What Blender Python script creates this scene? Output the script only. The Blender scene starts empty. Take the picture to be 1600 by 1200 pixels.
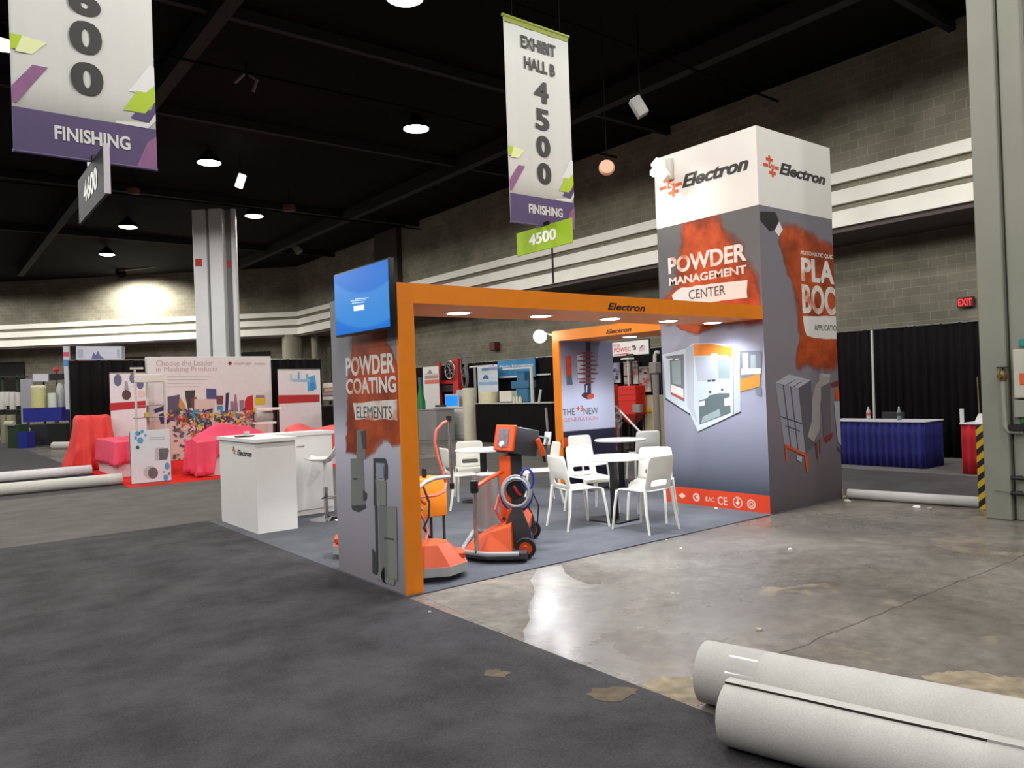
import bpy, bmesh, math, random
from mathutils import Vector, Matrix, noise
random.seed(7)
PI = math.pi
SC = bpy.context.scene
COL = SC.collection

# ------------------------------------------------------------------ camera
F, PITCH, ROLL, PSI, EYE = 1190.75, 0.0051, -0.0365, 0.9071, 1.6
fw = Vector((math.cos(PSI) * math.cos(PITCH), math.sin(PSI) * math.cos(PITCH), math.sin(PITCH)))
r0 = Vector((math.sin(PSI), -math.cos(PSI), 0))
u0 = r0.cross(fw)
rt = math.cos(ROLL) * r0 + math.sin(ROLL) * u0
up = -math.sin(ROLL) * r0 + math.cos(ROLL) * u0
CAM = Vector((0, 0, EYE))
cd = bpy.data.cameras.new('camera')
cd.sensor_fit = 'HORIZONTAL'; cd.sensor_width = 36; cd.lens = F / 1600 * 36
cd.clip_start = .05; cd.clip_end = 300
cam = bpy.data.objects.new('camera', cd); COL.objects.link(cam)
m3 = Matrix((rt, up, -fw)).transposed()
cam.matrix_world = Matrix.Translation(CAM) @ m3.to_4x4()
SC.camera = cam

# ------------------------------------------------------------------ view and world
SC.view_settings.view_transform = 'Standard'
SC.view_settings.look = 'None'
SC.view_settings.gamma = 1
SC.view_settings.use_curve_mapping = False
SC.view_settings.exposure = 0.4
W = bpy.data.worlds.new('world'); SC.world = W; W.use_nodes = True
W.node_tree.nodes['Background'].inputs[0].default_value = (.05, .048, .05, 1)
W.node_tree.nodes['Background'].inputs[1].default_value = .2
SC.cycles.max_bounces = 6
SC.cycles.use_denoising = True
SC.cycles.sample_clamp_indirect = 4.0
HALL_W = 440        # watts of each high bay lamp
BOOTH_W = 95        # watts of each downlight in the booth beams

# ------------------------------------------------------------------ a pixel of the 1600 x 1200 frame met with a plane
def ray(x, y): return fw + rt * ((x - 800) / F) - up * ((y - 600) / F)
def PX(x, y, v): d = ray(x, y); return CAM + d * (v / d.x)
def PY(x, y, v): d = ray(x, y); return CAM + d * (v / d.y)
def PZ(x, y, v=0): d = ray(x, y); return CAM + d * ((v - EYE) / d.z)
def PD(x, y, t): return CAM + ray(x, y) * t
def on(plane, x, y): return (PX if plane[0] == 'X' else PY)(x, y, plane[1])

# ------------------------------------------------------------------ materials
def lin(c):
    return tuple(((v / 255) / 12.92 if v / 255 <= .04045 else ((v / 255 + .055) / 1.055) ** 2.4) for v in c)
MATS = {}
def mat(name, c, rough=.6, metal=0, var=.0, scale=8, bump=0, emit=None, estr=0, spec=.5, coat=0, trans=0, stretch=None, alpha=1):
    if name in MATS: return MATS[name]
    m = bpy.data.materials.new(name); m.use_nodes = True
    nt = m.node_tree; N = nt.nodes; L = nt.links
    b = N['Principled BSDF']
    c = lin(c)
    b.inputs['Base Color'].default_value = (*c, 1)
    b.inputs['Roughness'].default_value = rough
    b.inputs['Metallic'].default_value = metal
    b.inputs['Specular IOR Level'].default_value = spec
    b.inputs['Coat Weight'].default_value = coat
    b.inputs['Transmission Weight'].default_value = trans
    b.inputs['Alpha'].default_value = alpha
    if emit:
        b.inputs['Emission Color'].default_value = (*lin(emit), 1)
        b.inputs['Emission Strength'].default_value = estr
    if var or bump:
        tc = N.new('ShaderNodeTexCoord'); no = N.new('ShaderNodeTexNoise')
        no.inputs['Scale'].default_value = scale; no.inputs['Detail'].default_value = 5
        src = tc.outputs['Object']
        if stretch:
            mp = N.new('ShaderNodeMapping'); mp.inputs['Scale'].default_value = stretch
            L.new(src, mp.inputs['Vector']); src = mp.outputs['Vector']
        L.new(src, no.inputs['Vector'])
        if var:
            rmp = N.new('ShaderNodeValToRGB')
            rmp.color_ramp.elements[0].position = .3; rmp.color_ramp.elements[1].position = .7
            rmp.color_ramp.elements[0].color = (*[v * (1 - var) for v in c], 1)
            rmp.color_ramp.elements[1].color = (*[min(1, v * (1 + var)) for v in c], 1)
            L.new(no.outputs['Fac'], rmp.inputs['Fac']); L.new(rmp.outputs['Color'], b.inputs['Base Color'])
        if bump:
            bp = N.new('ShaderNodeBump'); bp.inputs['Strength'].default_value = bump; bp.inputs['Distance'].default_value = .02
            L.new(no.outputs['Fac'], bp.inputs['Height']); L.new(bp.outputs['Normal'], b.inputs['Normal'])
    MATS[name] = m
    return m

def carpet_mat(name, c, var=.35):
    m = bpy.data.materials.new(name); m.use_nodes = True
    nt = m.node_tree; N = nt.nodes; L = nt.links; b = N['Principled BSDF']
    b.inputs['Roughness'].default_value = .95; b.inputs['Specular IOR Level'].default_value = .15
    geo = N.new('ShaderNodeNewGeometry')
    n1 = N.new('ShaderNodeTexNoise'); n1.inputs['Scale'].default_value = 90; n1.inputs['Detail'].default_value = 3
    n2 = N.new('ShaderNodeTexNoise'); n2.inputs['Scale'].default_value = 1.9; n2.inputs['Detail'].default_value = 7; n2.inputs['Roughness'].default_value = .62
    L.new(geo.outputs['Position'], n1.inputs['Vector']); L.new(geo.outputs['Position'], n2.inputs['Vector'])
    a = N.new('ShaderNodeMath'); a.operation = 'ADD'
    m1 = N.new('ShaderNodeMath'); m1.operation = 'MULTIPLY'; m1.inputs[1].default_value = .32
    m2 = N.new('ShaderNodeMath'); m2.operation = 'MULTIPLY'; m2.inputs[1].default_value = .68
    L.new(n1.outputs['Fac'], m1.inputs[0]); L.new(n2.outputs['Fac'], m2.inputs[0]); L.new(m1.outputs[0], a.inputs[0]); L.new(m2.outputs[0], a.inputs[1])
    rmp = N.new('ShaderNodeValToRGB'); c = lin(c)
    rmp.color_ramp.elements[0].position = .33; rmp.color_ramp.elements[1].position = .67
    rmp.color_ramp.elements[0].color = (*[v * (1 - var) for v in c], 1)
    rmp.color_ramp.elements[1].color = (*[v * (1 + var) for v in c], 1)
    L.new(a.outputs[0], rmp.inputs['Fac']); L.new(rmp.outputs['Color'], b.inputs['Base Color'])
    bp = N.new('ShaderNodeBump'); bp.inputs['Strength'].default_value = .35; bp.inputs['Distance'].default_value = .01
    L.new(n1.outputs['Fac'], bp.inputs['Height']); L.new(bp.outputs['Normal'], b.inputs['Normal'])
    return m

def concrete_mat(dull=False):
    m = bpy.data.materials.new('polished concrete'); m.use_nodes = True
    nt = m.node_tree; N = nt.nodes; L = nt.links; b = N['Principled BSDF']
    geo = N.new('ShaderNodeNewGeometry')
    def noise_(s, d=6, r=.6, dist=0):
        n = N.new('ShaderNodeTexNoise'); n.inputs['Scale'].default_value = s; n.inputs['Detail'].default_value = d
        n.inputs['Roughness'].default_value = r; n.inputs['Distortion'].default_value = dist
        L.new(geo.outputs['Position'], n.inputs['Vector']); return n.outputs['Fac']
    def ramp(f, p0, c0, p1, c1):
        r = N.new('ShaderNodeValToRGB'); e = r.color_ramp.elements
        e[0].position = p0; e[1].position = p1; e[0].color = (*c0, 1); e[1].color = (*c1, 1)
        L.new(f, r.inputs['Fac']); return r.outputs['Color']
    def mix(f, a, c2, t='MIX'):
        x = N.new('ShaderNodeMix'); x.data_type = 'RGBA'; x.blend_type = t
        if hasattr(f, 'links') or not isinstance(f, (int, float)): L.new(f, x.inputs[0])
        else: x.inputs[0].default_value = f
        for s, i in ((a, 6), (c2, 7)):
            if isinstance(s, tuple): x.inputs[i].default_value = (*s, 1)
            else: L.new(s, x.inputs[i])
        return x.outputs[2]
    base = ramp(noise_(.55, 8, .62, .6), .32, lin((104, 98, 91)), .68, lin((146, 140, 132)))
    fine = ramp(noise_(7, 8, .7), .3, (.62, .62, .62), .7, (1.15, 1.15, 1.15))
    colr = mix(1.0, base, fine, 'MULTIPLY')
    tan = ramp(noise_(.9, 6, .6, 1.2), .60, (0, 0, 0), .70, (1, 1, 1))
    colr = mix(tan, colr, lin((158, 146, 122)))
    dark = ramp(noise_(.38, 5, .55, .4), .57, (0, 0, 0), .72, (.55, .55, .55))
    colr = mix(dark, colr, lin((78, 68, 64)))
    # saw cut joint with a wandering edge
    wn = N.new('ShaderNodeTexNoise'); wn.inputs['Scale'].default_value = 3.5; wn.inputs['Detail'].default_value = 6; L.new(geo.outputs['Position'], wn.inputs['Vector'])
    cks = None
    for (ax, ay), (bx, by), wd in (((4.20, 2.56), (7.46, 2.49), .011), ((3.02, 2.75), (3.3, 2.62), .006)):
        dx, dy = bx - ax, by - ay; ln = math.hypot(dx, dy); nx, ny = -dy / ln, dx / ln
        dp = N.new('ShaderNodeVectorMath'); dp.operation = 'DOT_PRODUCT'; dp.inputs[1].default_value = (nx, ny, 0); L.new(geo.outputs['Position'], dp.inputs[0])
        ma = N.new('ShaderNodeMath'); ma.operation = 'MULTIPLY_ADD'; ma.inputs[1].default_value = .10; L.new(wn.outputs['Fac'], ma.inputs[0]); L.new(dp.outputs['Value'], ma.inputs[2])
        sb = N.new('ShaderNodeMath'); sb.operation = 'SUBTRACT'; sb.inputs[1].default_value = nx * ax + ny * ay + .05; L.new(ma.outputs[0], sb.inputs[0])
        ab = N.new('ShaderNodeMath'); ab.operation = 'ABSOLUTE'; L.new(sb.outputs[0], ab.inputs[0])
        if cks is None: cks = ramp(ab.outputs[0], 0, (.8, .8, .8), wd, (0, 0, 0))
    ck = cks
    colr = mix(ck, colr, lin((52, 48, 44)))
    L.new(colr, b.inputs['Base Color'])
    # worn sealer: glossy where it is left, dull elsewhere
    gl = ramp(noise_(.6, 4, .5, .5), .40, (.36, .36, .36), .58, (.24, .24, .24))
    fr = ramp(noise_(5, 5, .6), .3, (.86, .86, .86), .7, (1.1, 1.1, 1.1))
    if dull: b.inputs['Roughness'].default_value = .85; b.inputs['Specular IOR Level'].default_value = .2
    else:
        L.new(mix(1.0, gl, fr, 'MULTIPLY'), b.inputs['Roughness']); b.inputs['Specular IOR Level'].default_value = .55
    bp = N.new('ShaderNodeBump'); bp.inputs['Strength'].default_value = .06; bp.inputs['Distance'].default_value = .01
    L.new(noise_(14, 5), bp.inputs['Height']); L.new(bp.outputs['Normal'], b.inputs['Normal'])
    return m

def block_mat(name, ux, uy, c0, c1, mortar, bw=.4, bh=.2):
    """concrete block masonry laid along the direction (ux, uy)"""
    m = bpy.data.materials.new(name); m.use_nodes = True
    nt = m.node_tree; N = nt.nodes; L = nt.links; b = N['Principled BSDF']
    geo = N.new('ShaderNodeNewGeometry')
    dt = N.new('ShaderNodeVectorMath'); dt.operation = 'DOT_PRODUCT'; dt.inputs[1].default_value = (ux, uy, 0)
    L.new(geo.outputs['Position'], dt.inputs[0])
    sp = N.new('ShaderNodeSeparateXYZ'); L.new(geo.outputs['Position'], sp.inputs[0])
    cb = N.new('ShaderNodeCombineXYZ'); L.new(dt.outputs['Value'], cb.inputs[0]); L.new(sp.outputs['Z'], cb.inputs[1])
    br = N.new('ShaderNodeTexBrick'); br.inputs['Scale'].default_value = 1
    br.inputs['Brick Width'].default_value = bw; br.inputs['Row Height'].default_value = bh
    br.inputs['Mortar Size'].default_value = .008; br.inputs['Bias'].default_value = 0
    br.inputs['Color1'].default_value = (*lin(c0), 1); br.inputs['Color2'].default_value = (*lin(c1), 1); br.inputs['Mortar'].default_value = (*lin(mortar), 1)
    L.new(cb.outputs[0], br.inputs['Vector'])
    no = N.new('ShaderNodeTexNoise'); no.inputs['Scale'].default_value = .9; no.inputs['Detail'].default_value = 7
    L.new(geo.outputs['Position'], no.inputs['Vector'])
    rp = N.new('ShaderNodeValToRGB'); rp.color_ramp.elements[0].position = .3; rp.color_ramp.elements[1].position = .7
    rp.color_ramp.elements[0].color = (.75, .75, .75, 1); rp.color_ramp.elements[1].color = (1.15, 1.15, 1.15, 1)
    L.new(no.outputs['Fac'], rp.inputs['Fac'])
    x = N.new('ShaderNodeMix'); x.data_type = 'RGBA'; x.blend_type = 'MULTIPLY'; x.inputs[0].default_value = 1
    L.new(br.outputs['Color'], x.inputs[6]); L.new(rp.outputs['Color'], x.inputs[7]); L.new(x.outputs[2], b.inputs['Base Color'])
    b.inputs['Roughness'].default_value = .9; b.inputs['Specular IOR Level'].default_value = .2
    bp = N.new('ShaderNodeBump'); bp.inputs['Strength'].default_value = .5; bp.inputs['Distance'].default_value = .01; bp.invert = True
    L.new(br.outputs['Fac'], bp.inputs['Height']); L.new(bp.outputs['Normal'], b.inputs['Normal'])
    return m

def print_mat(name, c, var=.25, scale=5, alpha_attr=False, c2=None, p=(.35, .65)):
    """ink on a printed panel: mottled colour, optional soft edges from the mesh attribute 'ink'"""
    if name in MATS: return MATS[name]
    m = bpy.data.materials.new(name); m.use_nodes = True
    nt = m.node_tree; N = nt.nodes; L = nt.links; b = N['Principled BSDF']
    b.inputs['Roughness'].default_value = .55; b.inputs['Specular IOR Level'].default_value = .3
    tc = N.new('ShaderNodeTexCoord'); no = N.new('ShaderNodeTexNoise')
    no.inputs['Scale'].default_value = scale; no.inputs['Detail'].default_value = 7; no.inputs['Roughness'].default_value = .6
    L.new(tc.outputs['Object'], no.inputs['Vector'])
    rp = N.new('ShaderNodeValToRGB'); c = lin(c)
    rp.color_ramp.elements[0].position = p[0]; rp.color_ramp.elements[1].position = p[1]
    rp.color_ramp.elements[0].color = (*[v * (1 - var) for v in c], 1)
    rp.color_ramp.elements[1].color = (*(lin(c2) if c2 else [min(1, v * (1 + var)) for v in c]), 1)
    L.new(no.outputs['Fac'], rp.inputs['Fac']); L.new(rp.outputs['Color'], b.inputs['Base Color'])
    if alpha_attr:
        at = N.new('ShaderNodeAttribute'); at.attribute_name = 'ink'
        n2 = N.new('ShaderNodeTexNoise'); n2.inputs['Scale'].default_value = scale * 1.6; n2.inputs['Detail'].default_value = 8
        L.new(tc.outputs['Object'], n2.inputs['Vector'])
        ad = N.new('ShaderNodeMath'); ad.operation = 'ADD'; L.new(at.outputs['Fac'], ad.inputs[0])
        mu = N.new('ShaderNodeMath'); mu.operation = 'MULTIPLY_ADD'; mu.inputs[1].default_value = .9; mu.inputs[2].default_value = -.45
        L.new(n2.outputs['Fac'], mu.inputs[0]); L.new(mu.outputs[0], ad.inputs[1])
        r2 = N.new('ShaderNodeValToRGB'); r2.color_ramp.elements[0].position = .14; r2.color_ramp.elements[1].position = .72
        L.new(ad.outputs[0], r2.inputs['Fac']); L.new(r2.outputs['Color'], b.inputs['Alpha'])
    MATS[name] = m
    return m

def ramp_print(name, stops, z0, z1, axis='Z'):
    """a printed colour blend down a panel (artwork ink; on the tower left face also painted lamp light)"""
    m = bpy.data.materials.new(name); m.use_nodes = True
    nt = m.node_tree; N = nt.nodes; L = nt.links; b = N['Principled BSDF']
    b.inputs['Roughness'].default_value = .5; b.inputs['Specular IOR Level'].default_value = .3
    geo = N.new('ShaderNodeNewGeometry'); sp = N.new('ShaderNodeSeparateXYZ'); L.new(geo.outputs['Position'], sp.inputs[0])
    mr = N.new('ShaderNodeMapRange'); mr.inputs['From Min'].default_value = z0; mr.inputs['From Max'].default_value = z1
    L.new(sp.outputs[axis], mr.inputs['Value'])
    rp = N.new('ShaderNodeValToRGB'); e = rp.color_ramp.elements
    while len(e) < len(stops): e.new(.5)
    for i, (p, c) in enumerate(stops): e[i].position = p; e[i].color = (*lin(c), 1)
    L.new(mr.outputs[0], rp.inputs['Fac']); L.new(rp.outputs['Color'], b.inputs['Base Color'])
    return m

# ------------------------------------------------------------------ mesh building
def setp(o, label=None, cat=None, group=None, kind=None):
    if label: o['label'] = label
    if cat: o['category'] = cat
    if group: o['group'] = group
    if kind: o['kind'] = kind
    return o
def thing(name, label, cat, loc, group=None, rz=0):
    o = bpy.data.objects.new(name, None); COL.objects.link(o); o.empty_display_size = .1
    o.location = Vector(loc); o.rotation_euler = (0, 0, rz)
    return setp(o, label, cat, group)
def wloc(o):
    v = Vector((0, 0, 0))
    while o is not None: v += o.location; o = o.parent
    return v

class MB:
    """collects shapes and links them as one mesh object"""
    def __init__(self): self.v = []; self.f = []; self.mi = []; self.sm = []; self.ink = []; self.cur = 0
    def add(self, vs, fs, smooth=False, ink=None):
        n = len(self.v); self.v += [Vector(p) for p in vs]
        self.ink += list(ink) if ink else [1.0] * len(vs)
        for f in fs: self.f.append([i + n for i in f]); self.mi.append(self.cur); self.sm.append(smooth)
        return self
    def m(self, i): self.cur = i; return self
    def box(self, lo, hi, M=None):
        x0, y0, z0 = lo; x1, y1, z1 = hi
        vs = [(x0, y0, z0), (x1, y0, z0), (x1, y1, z0), (x0, y1, z0), (x0, y0, z1), (x1, y0, z1), (x1, y1, z1), (x0, y1, z1)]
        if M: vs = [M @ Vector(p) for p in vs]
        return self.add(vs, [(0, 3, 2, 1), (4, 5, 6, 7), (0, 1, 5, 4), (1, 2, 6, 5), (2, 3, 7, 6), (3, 0, 4, 7)])
    def rbox(self, lo, hi, r=.01, seg=2, M=None):
        bm = bmesh.new(); bmesh.ops.create_cube(bm, size=1)
        lo, hi = Vector(lo), Vector(hi)
        for v in bm.verts: v.co = Vector([lo[i] + (v.co[i] + .5) * (hi[i] - lo[i]) for i in range(3)])
        bmesh.ops.bevel(bm, geom=list(bm.edges), offset=r, segments=seg, profile=.5, affect='EDGES')
        vs = [(M @ v.co if M else v.co.copy()) for v in bm.verts]; bm.verts.index_update()
        fs = [[v.index for v in f.verts] for f in bm.faces]; bm.free()
        return self.add(vs, fs, True)
    def prism(self, pts, d, smooth=False):
        """polygon pts (3-D) swept by the vector d"""
        d = Vector(d); n = len(pts); a = [Vector(p) for p in pts]
        nrm = Vector((0, 0, 0))
        for i in range(n): nrm += (a[i] - a[0]).cross(a[(i + 1) % n] - a[0])
        if nrm.dot(d) > 0: a.reverse()
        vs = a + [p + d for p in a]
        fs = [list(range(n)), list(range(2 * n - 1, n - 1, -1))] + [(i, i + n, (i + 1) % n + n, (i + 1) % n) for i in range(n)]
        return self.add(vs, fs, smooth)
    def cyl(self, p0, p1, r, r1=None, n=20, caps=True):
        p0, p1 = Vector(p0), Vector(p1); r1 = r if r1 is None else r1
        ax = (p1 - p0).normalized(); a = ax.orthogonal().normalized(); b = ax.cross(a)
        vs = []
        for p, q in ((p0, r), (p1, r1)):
            vs += [p + (a * math.cos(2 * PI * i / n) + b * math.sin(2 * PI * i / n)) * q for i in range(n)]
        self.add(vs, [(i, (i + 1) % n, (i + 1) % n + n, i + n) for i in range(n)], True)
        if caps: self.add(vs, [list(range(n - 1, -1, -1)), list(range(n, 2 * n))])
        return self
    def tube(self, path, r, n=10, closed=False):
        path = [Vector(p) for p in path]; k = len(path); vs = []; fs = []
        rr = r if isinstance(r, (list, tuple)) else [r] * k
        nv = None
        for i, p in enumerate(path):
            t = (path[(i + 1) % k] - path[i - 1]) if closed else (path[min(i + 1, k - 1)] - path[max(i - 1, 0)])
            t.normalize()
            if nv is None: nv = t.orthogonal().normalized()
            nv = (nv - t * nv.dot(t)).normalized(); bn = t.cross(nv)
            vs += [p + (nv * math.cos(2 * PI * j / n) + bn * math.sin(2 * PI * j / n)) * rr[i] for j in range(n)]
        for i in range(k if closed else k - 1):
            a, b = i * n, ((i + 1) % k) * n
            fs += [(a + j, a + (j + 1) % n, b + (j + 1) % n, b + j) for j in range(n)]
        self.add(vs, fs, True)
        if not closed: self.add(vs, [list(range(n - 1, -1, -1)), list(range((k - 1) * n, k * n))])
        return self
    def lathe(self, c, prof, n=28, axis=(0, 0, 1)):
        """prof: (radius, height) pairs along axis"""
        c = Vector(c); ax = Vector(axis).normalized(); a = ax.orthogonal().normalized(); b = ax.cross(a); vs = []; fs = []
        for r, h in prof: vs += [c + ax * h + (a * math.cos(2 * PI * i / n) + b * math.sin(2 * PI * i / n)) * max(r, 1e-4) for i in range(n)]
        for k in range(len(prof) - 1):
            fs += [(k * n + i, k * n + (i + 1) % n, (k + 1) * n + (i + 1) % n, (k + 1) * n + i) for i in range(n)]
        return self.add(vs, fs, True)
    def grid(self, fn, nu, nv, smooth=True, keep=None):
        vs = [fn(i / nu, j / nv) for j in range(nv + 1) for i in range(nu + 1)]
        fs = [(j * (nu + 1) + i, j * (nu + 1) + i + 1, (j + 1) * (nu + 1) + i + 1, (j + 1) * (nu + 1) + i)
              for j in range(nv) for i in range(nu) if keep is None or keep(i, j)]
        return self.add(vs, fs, smooth)
    def poly(self, pts, ink=None): return self.add(pts, [list(range(len(pts)))], False, ink)
    def soft(self, pts, edge):
        """flat patch whose ink fades over the width edge beyond its outline"""
        c = sum((Vector(p) for p in pts), Vector()) / len(pts); n = len(pts); pts = [Vector(p) for p in pts]
        out = [p + (p - c).normalized() * edge for p in pts]
        inn = [c + (p - c) * .75 for p in pts]
        vs = [c] + inn + pts + out; ink = [1] + [1] * n + [.62] * n + [0] * n
        fs = [(0, 1 + i, 1 + (i + 1) % n) for i in range(n)]
        for k in range(2):
            a, b = 1 + k * n, 1 + (k + 1) * n
            fs += [(a + i, b + i, b + (i + 1) % n, a + (i + 1) % n) for i in range(n)]
        return self.add(vs, fs, False, ink)
    def build(self, name, mats, parent=None, origin=None, solid=0, subd=0, fix=True, ang=35, **kw):
        me = bpy.data.meshes.new(name)
        if not isinstance(mats, (list, tuple)): mats = [mats]
        o = bpy.data.objects.new(name, me); COL.objects.link(o)
        if parent is not None:
            o.parent = parent; base = Vector((0, 0, 0)) if kw.pop('local', False) else wloc(parent)
        else:
            base = Vector(origin) if origin is not None else Vector((0, 0, 0)); o.location = base
            kw.pop('local', None)
        me.from_pydata([v - base for v in self.v], [], self.f)
        for mm in mats: me.materials.append(mm)
        for p, i, s in zip(me.polygons, self.mi, self.sm): p.material_index = i; p.use_smooth = s
        if any(k != 1 for k in self.ink):
            at = me.attributes.new('ink', 'FLOAT', 'POINT')
            for i, k in enumerate(self.ink): at.data[i].value = k
        if fix:
            bm = bmesh.new(); bm.from_mesh(me)
            bmesh.ops.triangulate(bm, faces=[f for f in bm.faces if len(f.verts) > 4 and not f.smooth])
            bmesh.ops.remove_doubles(bm, verts=bm.verts, dist=1e-5)
            bmesh.ops.recalc_face_normals(bm, faces=bm.faces)
            bm.to_mesh(me); bm.free()
        if any(self.sm): me.set_sharp_from_angle(angle=math.radians(ang))
        if solid:
            md = o.modifiers.new('thickness', 'SOLIDIFY'); md.thickness = solid; md.offset = 0
        if subd:
            md = o.modifiers.new('smooth', 'SUBSURF'); md.levels = subd; md.render_levels = subd
        setp(o, **kw)
        return o

def text_mesh(body, bold=0, shear=0, space=1.0):
    cu = bpy.data.curves.new('lettering', 'FONT'); cu.body = body; cu.size = 1; cu.offset = bold; cu.shear = shear
    cu.space_character = space; cu.extrude = .0004; cu.resolution_u = 4
    t = bpy.data.objects.new('lettering', cu); COL.objects.link(t)
    me = bpy.data.meshes.new_from_object(t.evaluated_get(bpy.context.evaluated_depsgraph_get()))
    vs = [v.co.copy() for v in me.vertices]; fs = [list(p.vertices) for p in me.polygons]
    bpy.data.objects.remove(t); bpy.data.curves.remove(cu); bpy.data.meshes.remove(me)
    return vs, fs
def put_text(mb, body, o, u, v, width, height, bold=.02, shear=0, n=None, lift=.004, space=1.0):
    heavy = max(0, bold - .03) * 1.3; bold = min(bold, .03)
    for k, dx in enumerate((0, -heavy, heavy) if heavy else (0,)): stamp_text(mb, body, o, u, v, width, height, bold, shear, n, lift + .0003 * k, space, dx)
def stamp_text(mb, body, o, u, v, width, height, bold, shear, n, lift, space, dx):
    """lettering fitted to width x height from the corner o along u (reading) and v (up)"""
    vs, fs = text_mesh(body, bold, shear, space)
    if not vs: return
    x0 = min(p.x for p in vs); x1 = max(p.x for p in vs); y0 = min(p.y for p in vs); y1 = max(p.y for p in vs)
    u = Vector(u).normalized(); v = Vector(v).normalized(); n = Vector(n) if n else u.cross(v)
    o = Vector(o)
    mb.add([o + u * ((p.x - x0) / (x1 - x0) * width + dx * height) + v * ((p.y - y0) / (y1 - y0) * height) + n * (lift + p.z) for p in vs], fs)
def px_text(mb, body, plane, bl, br, tl, bold=.02, shear=0, lift=.004, space=1.0):
    """lettering on a plane whose lower left, lower right and upper left corners sit at these picture points"""
    a, b, c = (on(plane, *q) for q in (bl, br, tl))
    u = Vector((0, -1, 0)) if plane[0] == 'X' else Vector((1, 0, 0))
    o = a.copy()
    put_text(mb, body, o, u, (0, 0, 1), abs((b - a).dot(u)), abs(c.z - a.z), bold, shear, None, lift, space)
def px_poly(plane, pts, lift=0):
    d = Vector((-lift, 0, 0)) if plane[0] == 'X' else Vector((0, -lift, 0))
    return [on(plane, *q) + d for q in pts]
def blob(cx, cy, rx, ry, n=40, j=.18, seed=1):
    """an uneven round outline in picture points"""
    out = []
    for i in range(n):
        a = 2 * PI * i / n
        k = 1 + j * noise.noise(Vector((math.cos(a) * 1.6, math.sin(a) * 1.6, seed * 3.7))) * 1.8 + j * .5 * noise.noise(Vector((math.cos(a) * 5, math.sin(a) * 5, seed * 1.3)))
        out.append((cx + rx * k * math.cos(a), cy + ry * k * math.sin(a)))
    return out
def densify(pts, step=6, j=1.2, seed=0):
    out = []
    for i, p in enumerate(pts):
        q = pts[(i + 1) % len(pts)]; n = max(1, int(math.hypot(q[0] - p[0], q[1] - p[1]) / step))
        for k in range(n):
            t = k / n; x = p[0] + (q[0] - p[0]) * t; y = p[1] + (q[1] - p[1]) * t
            out.append((x + j * noise.noise(Vector((x * .15, y * .15, seed))) * 2, y + j * noise.noise(Vector((x * .15, y * .15, seed + 9))) * 2))
    return out
def dup(root, loc, rz, label=None, group=None):
    def rec(o, par):
        c = o.copy(); COL.objects.link(c)
        if par is not None: c.parent = par
        for ch in o.children: rec(ch, c)
        return c
    r = rec(root, None); r.location = loc; r.rotation_euler = (0, 0, rz)
    if label: r['label'] = label
    if group: r['group'] = group
    return r
def spot(name, loc, target, watts, deg, col=(1, .95, .86), rad=.1, blend=.3):
    l = bpy.data.lights.new(name, 'SPOT'); l.energy = watts; l.color = col; l.spot_size = math.radians(deg); l.spot_blend = blend; l.shadow_soft_size = rad
    o = bpy.data.objects.new(name, l); COL.objects.link(o); o.location = loc
    o.rotation_euler = (Vector(target) - Vector(loc)).to_track_quat('-Z', 'Y').to_euler()
    return o

M_white = mat('white laminate', (244, 243, 240), .35, var=.02, scale=3)
M_black = mat('black plastic', (22, 22, 24), .45, var=.1)
M_blackcloth = mat('black drape', (22, 20, 21), .9, spec=.1, var=.3, scale=30, stretch=(1, 1, .05))
M_orange = mat('orange laminate', (248, 140, 16), .5, var=.04, scale=4)
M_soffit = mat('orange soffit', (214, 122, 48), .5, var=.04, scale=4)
M_steel = mat('brushed steel', (168, 168, 164), .3, metal=.9, var=.08, scale=20)
M_chrome = mat('chrome', (205, 205, 205), .12, metal=1)
M_paint = mat('white paint', (205, 203, 192), .55, var=.05, scale=3)
M_glow = mat('lamp diffuser', (255, 250, 240), .5, emit=(255, 248, 232), estr=14)
M_led = mat('led diffuser', (255, 255, 255), .5, emit=(245, 248, 255), estr=14)
M_dark = mat('ceiling black', (12, 11, 12), .9, spec=.1, var=.25, scale=2)

exec_sections = []
# ================================================================== HALL
floor = MB().box((-18, -6, -.2), (19, 56, 0)).build('floor', concrete_mat(), kind='structure', label='worn sealed concrete floor of the hall')
WX, LOWX, ZC = 16.5, 18.3, 8.62
ceil = MB().box((-18, -6, ZC), (19.5, 56, ZC + .2)).build('ceiling', M_dark, kind='structure', label='black open ceiling of the hall')
mt = bpy.data.materials
blk_r = block_mat('grey block wall', 0, 1, (124, 120, 105), (136, 132, 116), (150, 146, 130))
blk_l = block_mat('grey block wall along the corner', .73, -.683, (124, 120, 105), (136, 132, 116), (150, 146, 130))
C0 = Vector((WX, 39.7, 0)); LD = Vector((-12.68, 11.9, 0)).normalized(); LN = Vector((-LD.y, LD.x, 0))   # LN points away from the hall
if LN.dot(Vector((1, 1, 0))) < 0: LN = -LN
def lw(s, d, z): p = C0 + LD * s + LN * d; return Vector((p.x, p.y, z))
ZB = 4.95
MB().box((WX, -6, ZB), (WX + .25, 39.75, ZC)).box((LOWX, -6, 0), (LOWX + .25, 41.5, ZB)).build('wall_right', blk_r, kind='structure', label='grey block wall with white bands')
MB().prism([lw(0, 0, ZB), lw(34, 0, ZB), lw(34, .25, ZB), lw(0, .25, ZB)], (0, 0, ZC - ZB)).prism([lw(-1, 2, 0), lw(34, 2, 0), lw(34, 2.25, 0), lw(-1, 2.25, 0)], (0, 0, ZB)).build('wall_left', blk_l, kind='structure', label='far grey block wall across the corner')
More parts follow.
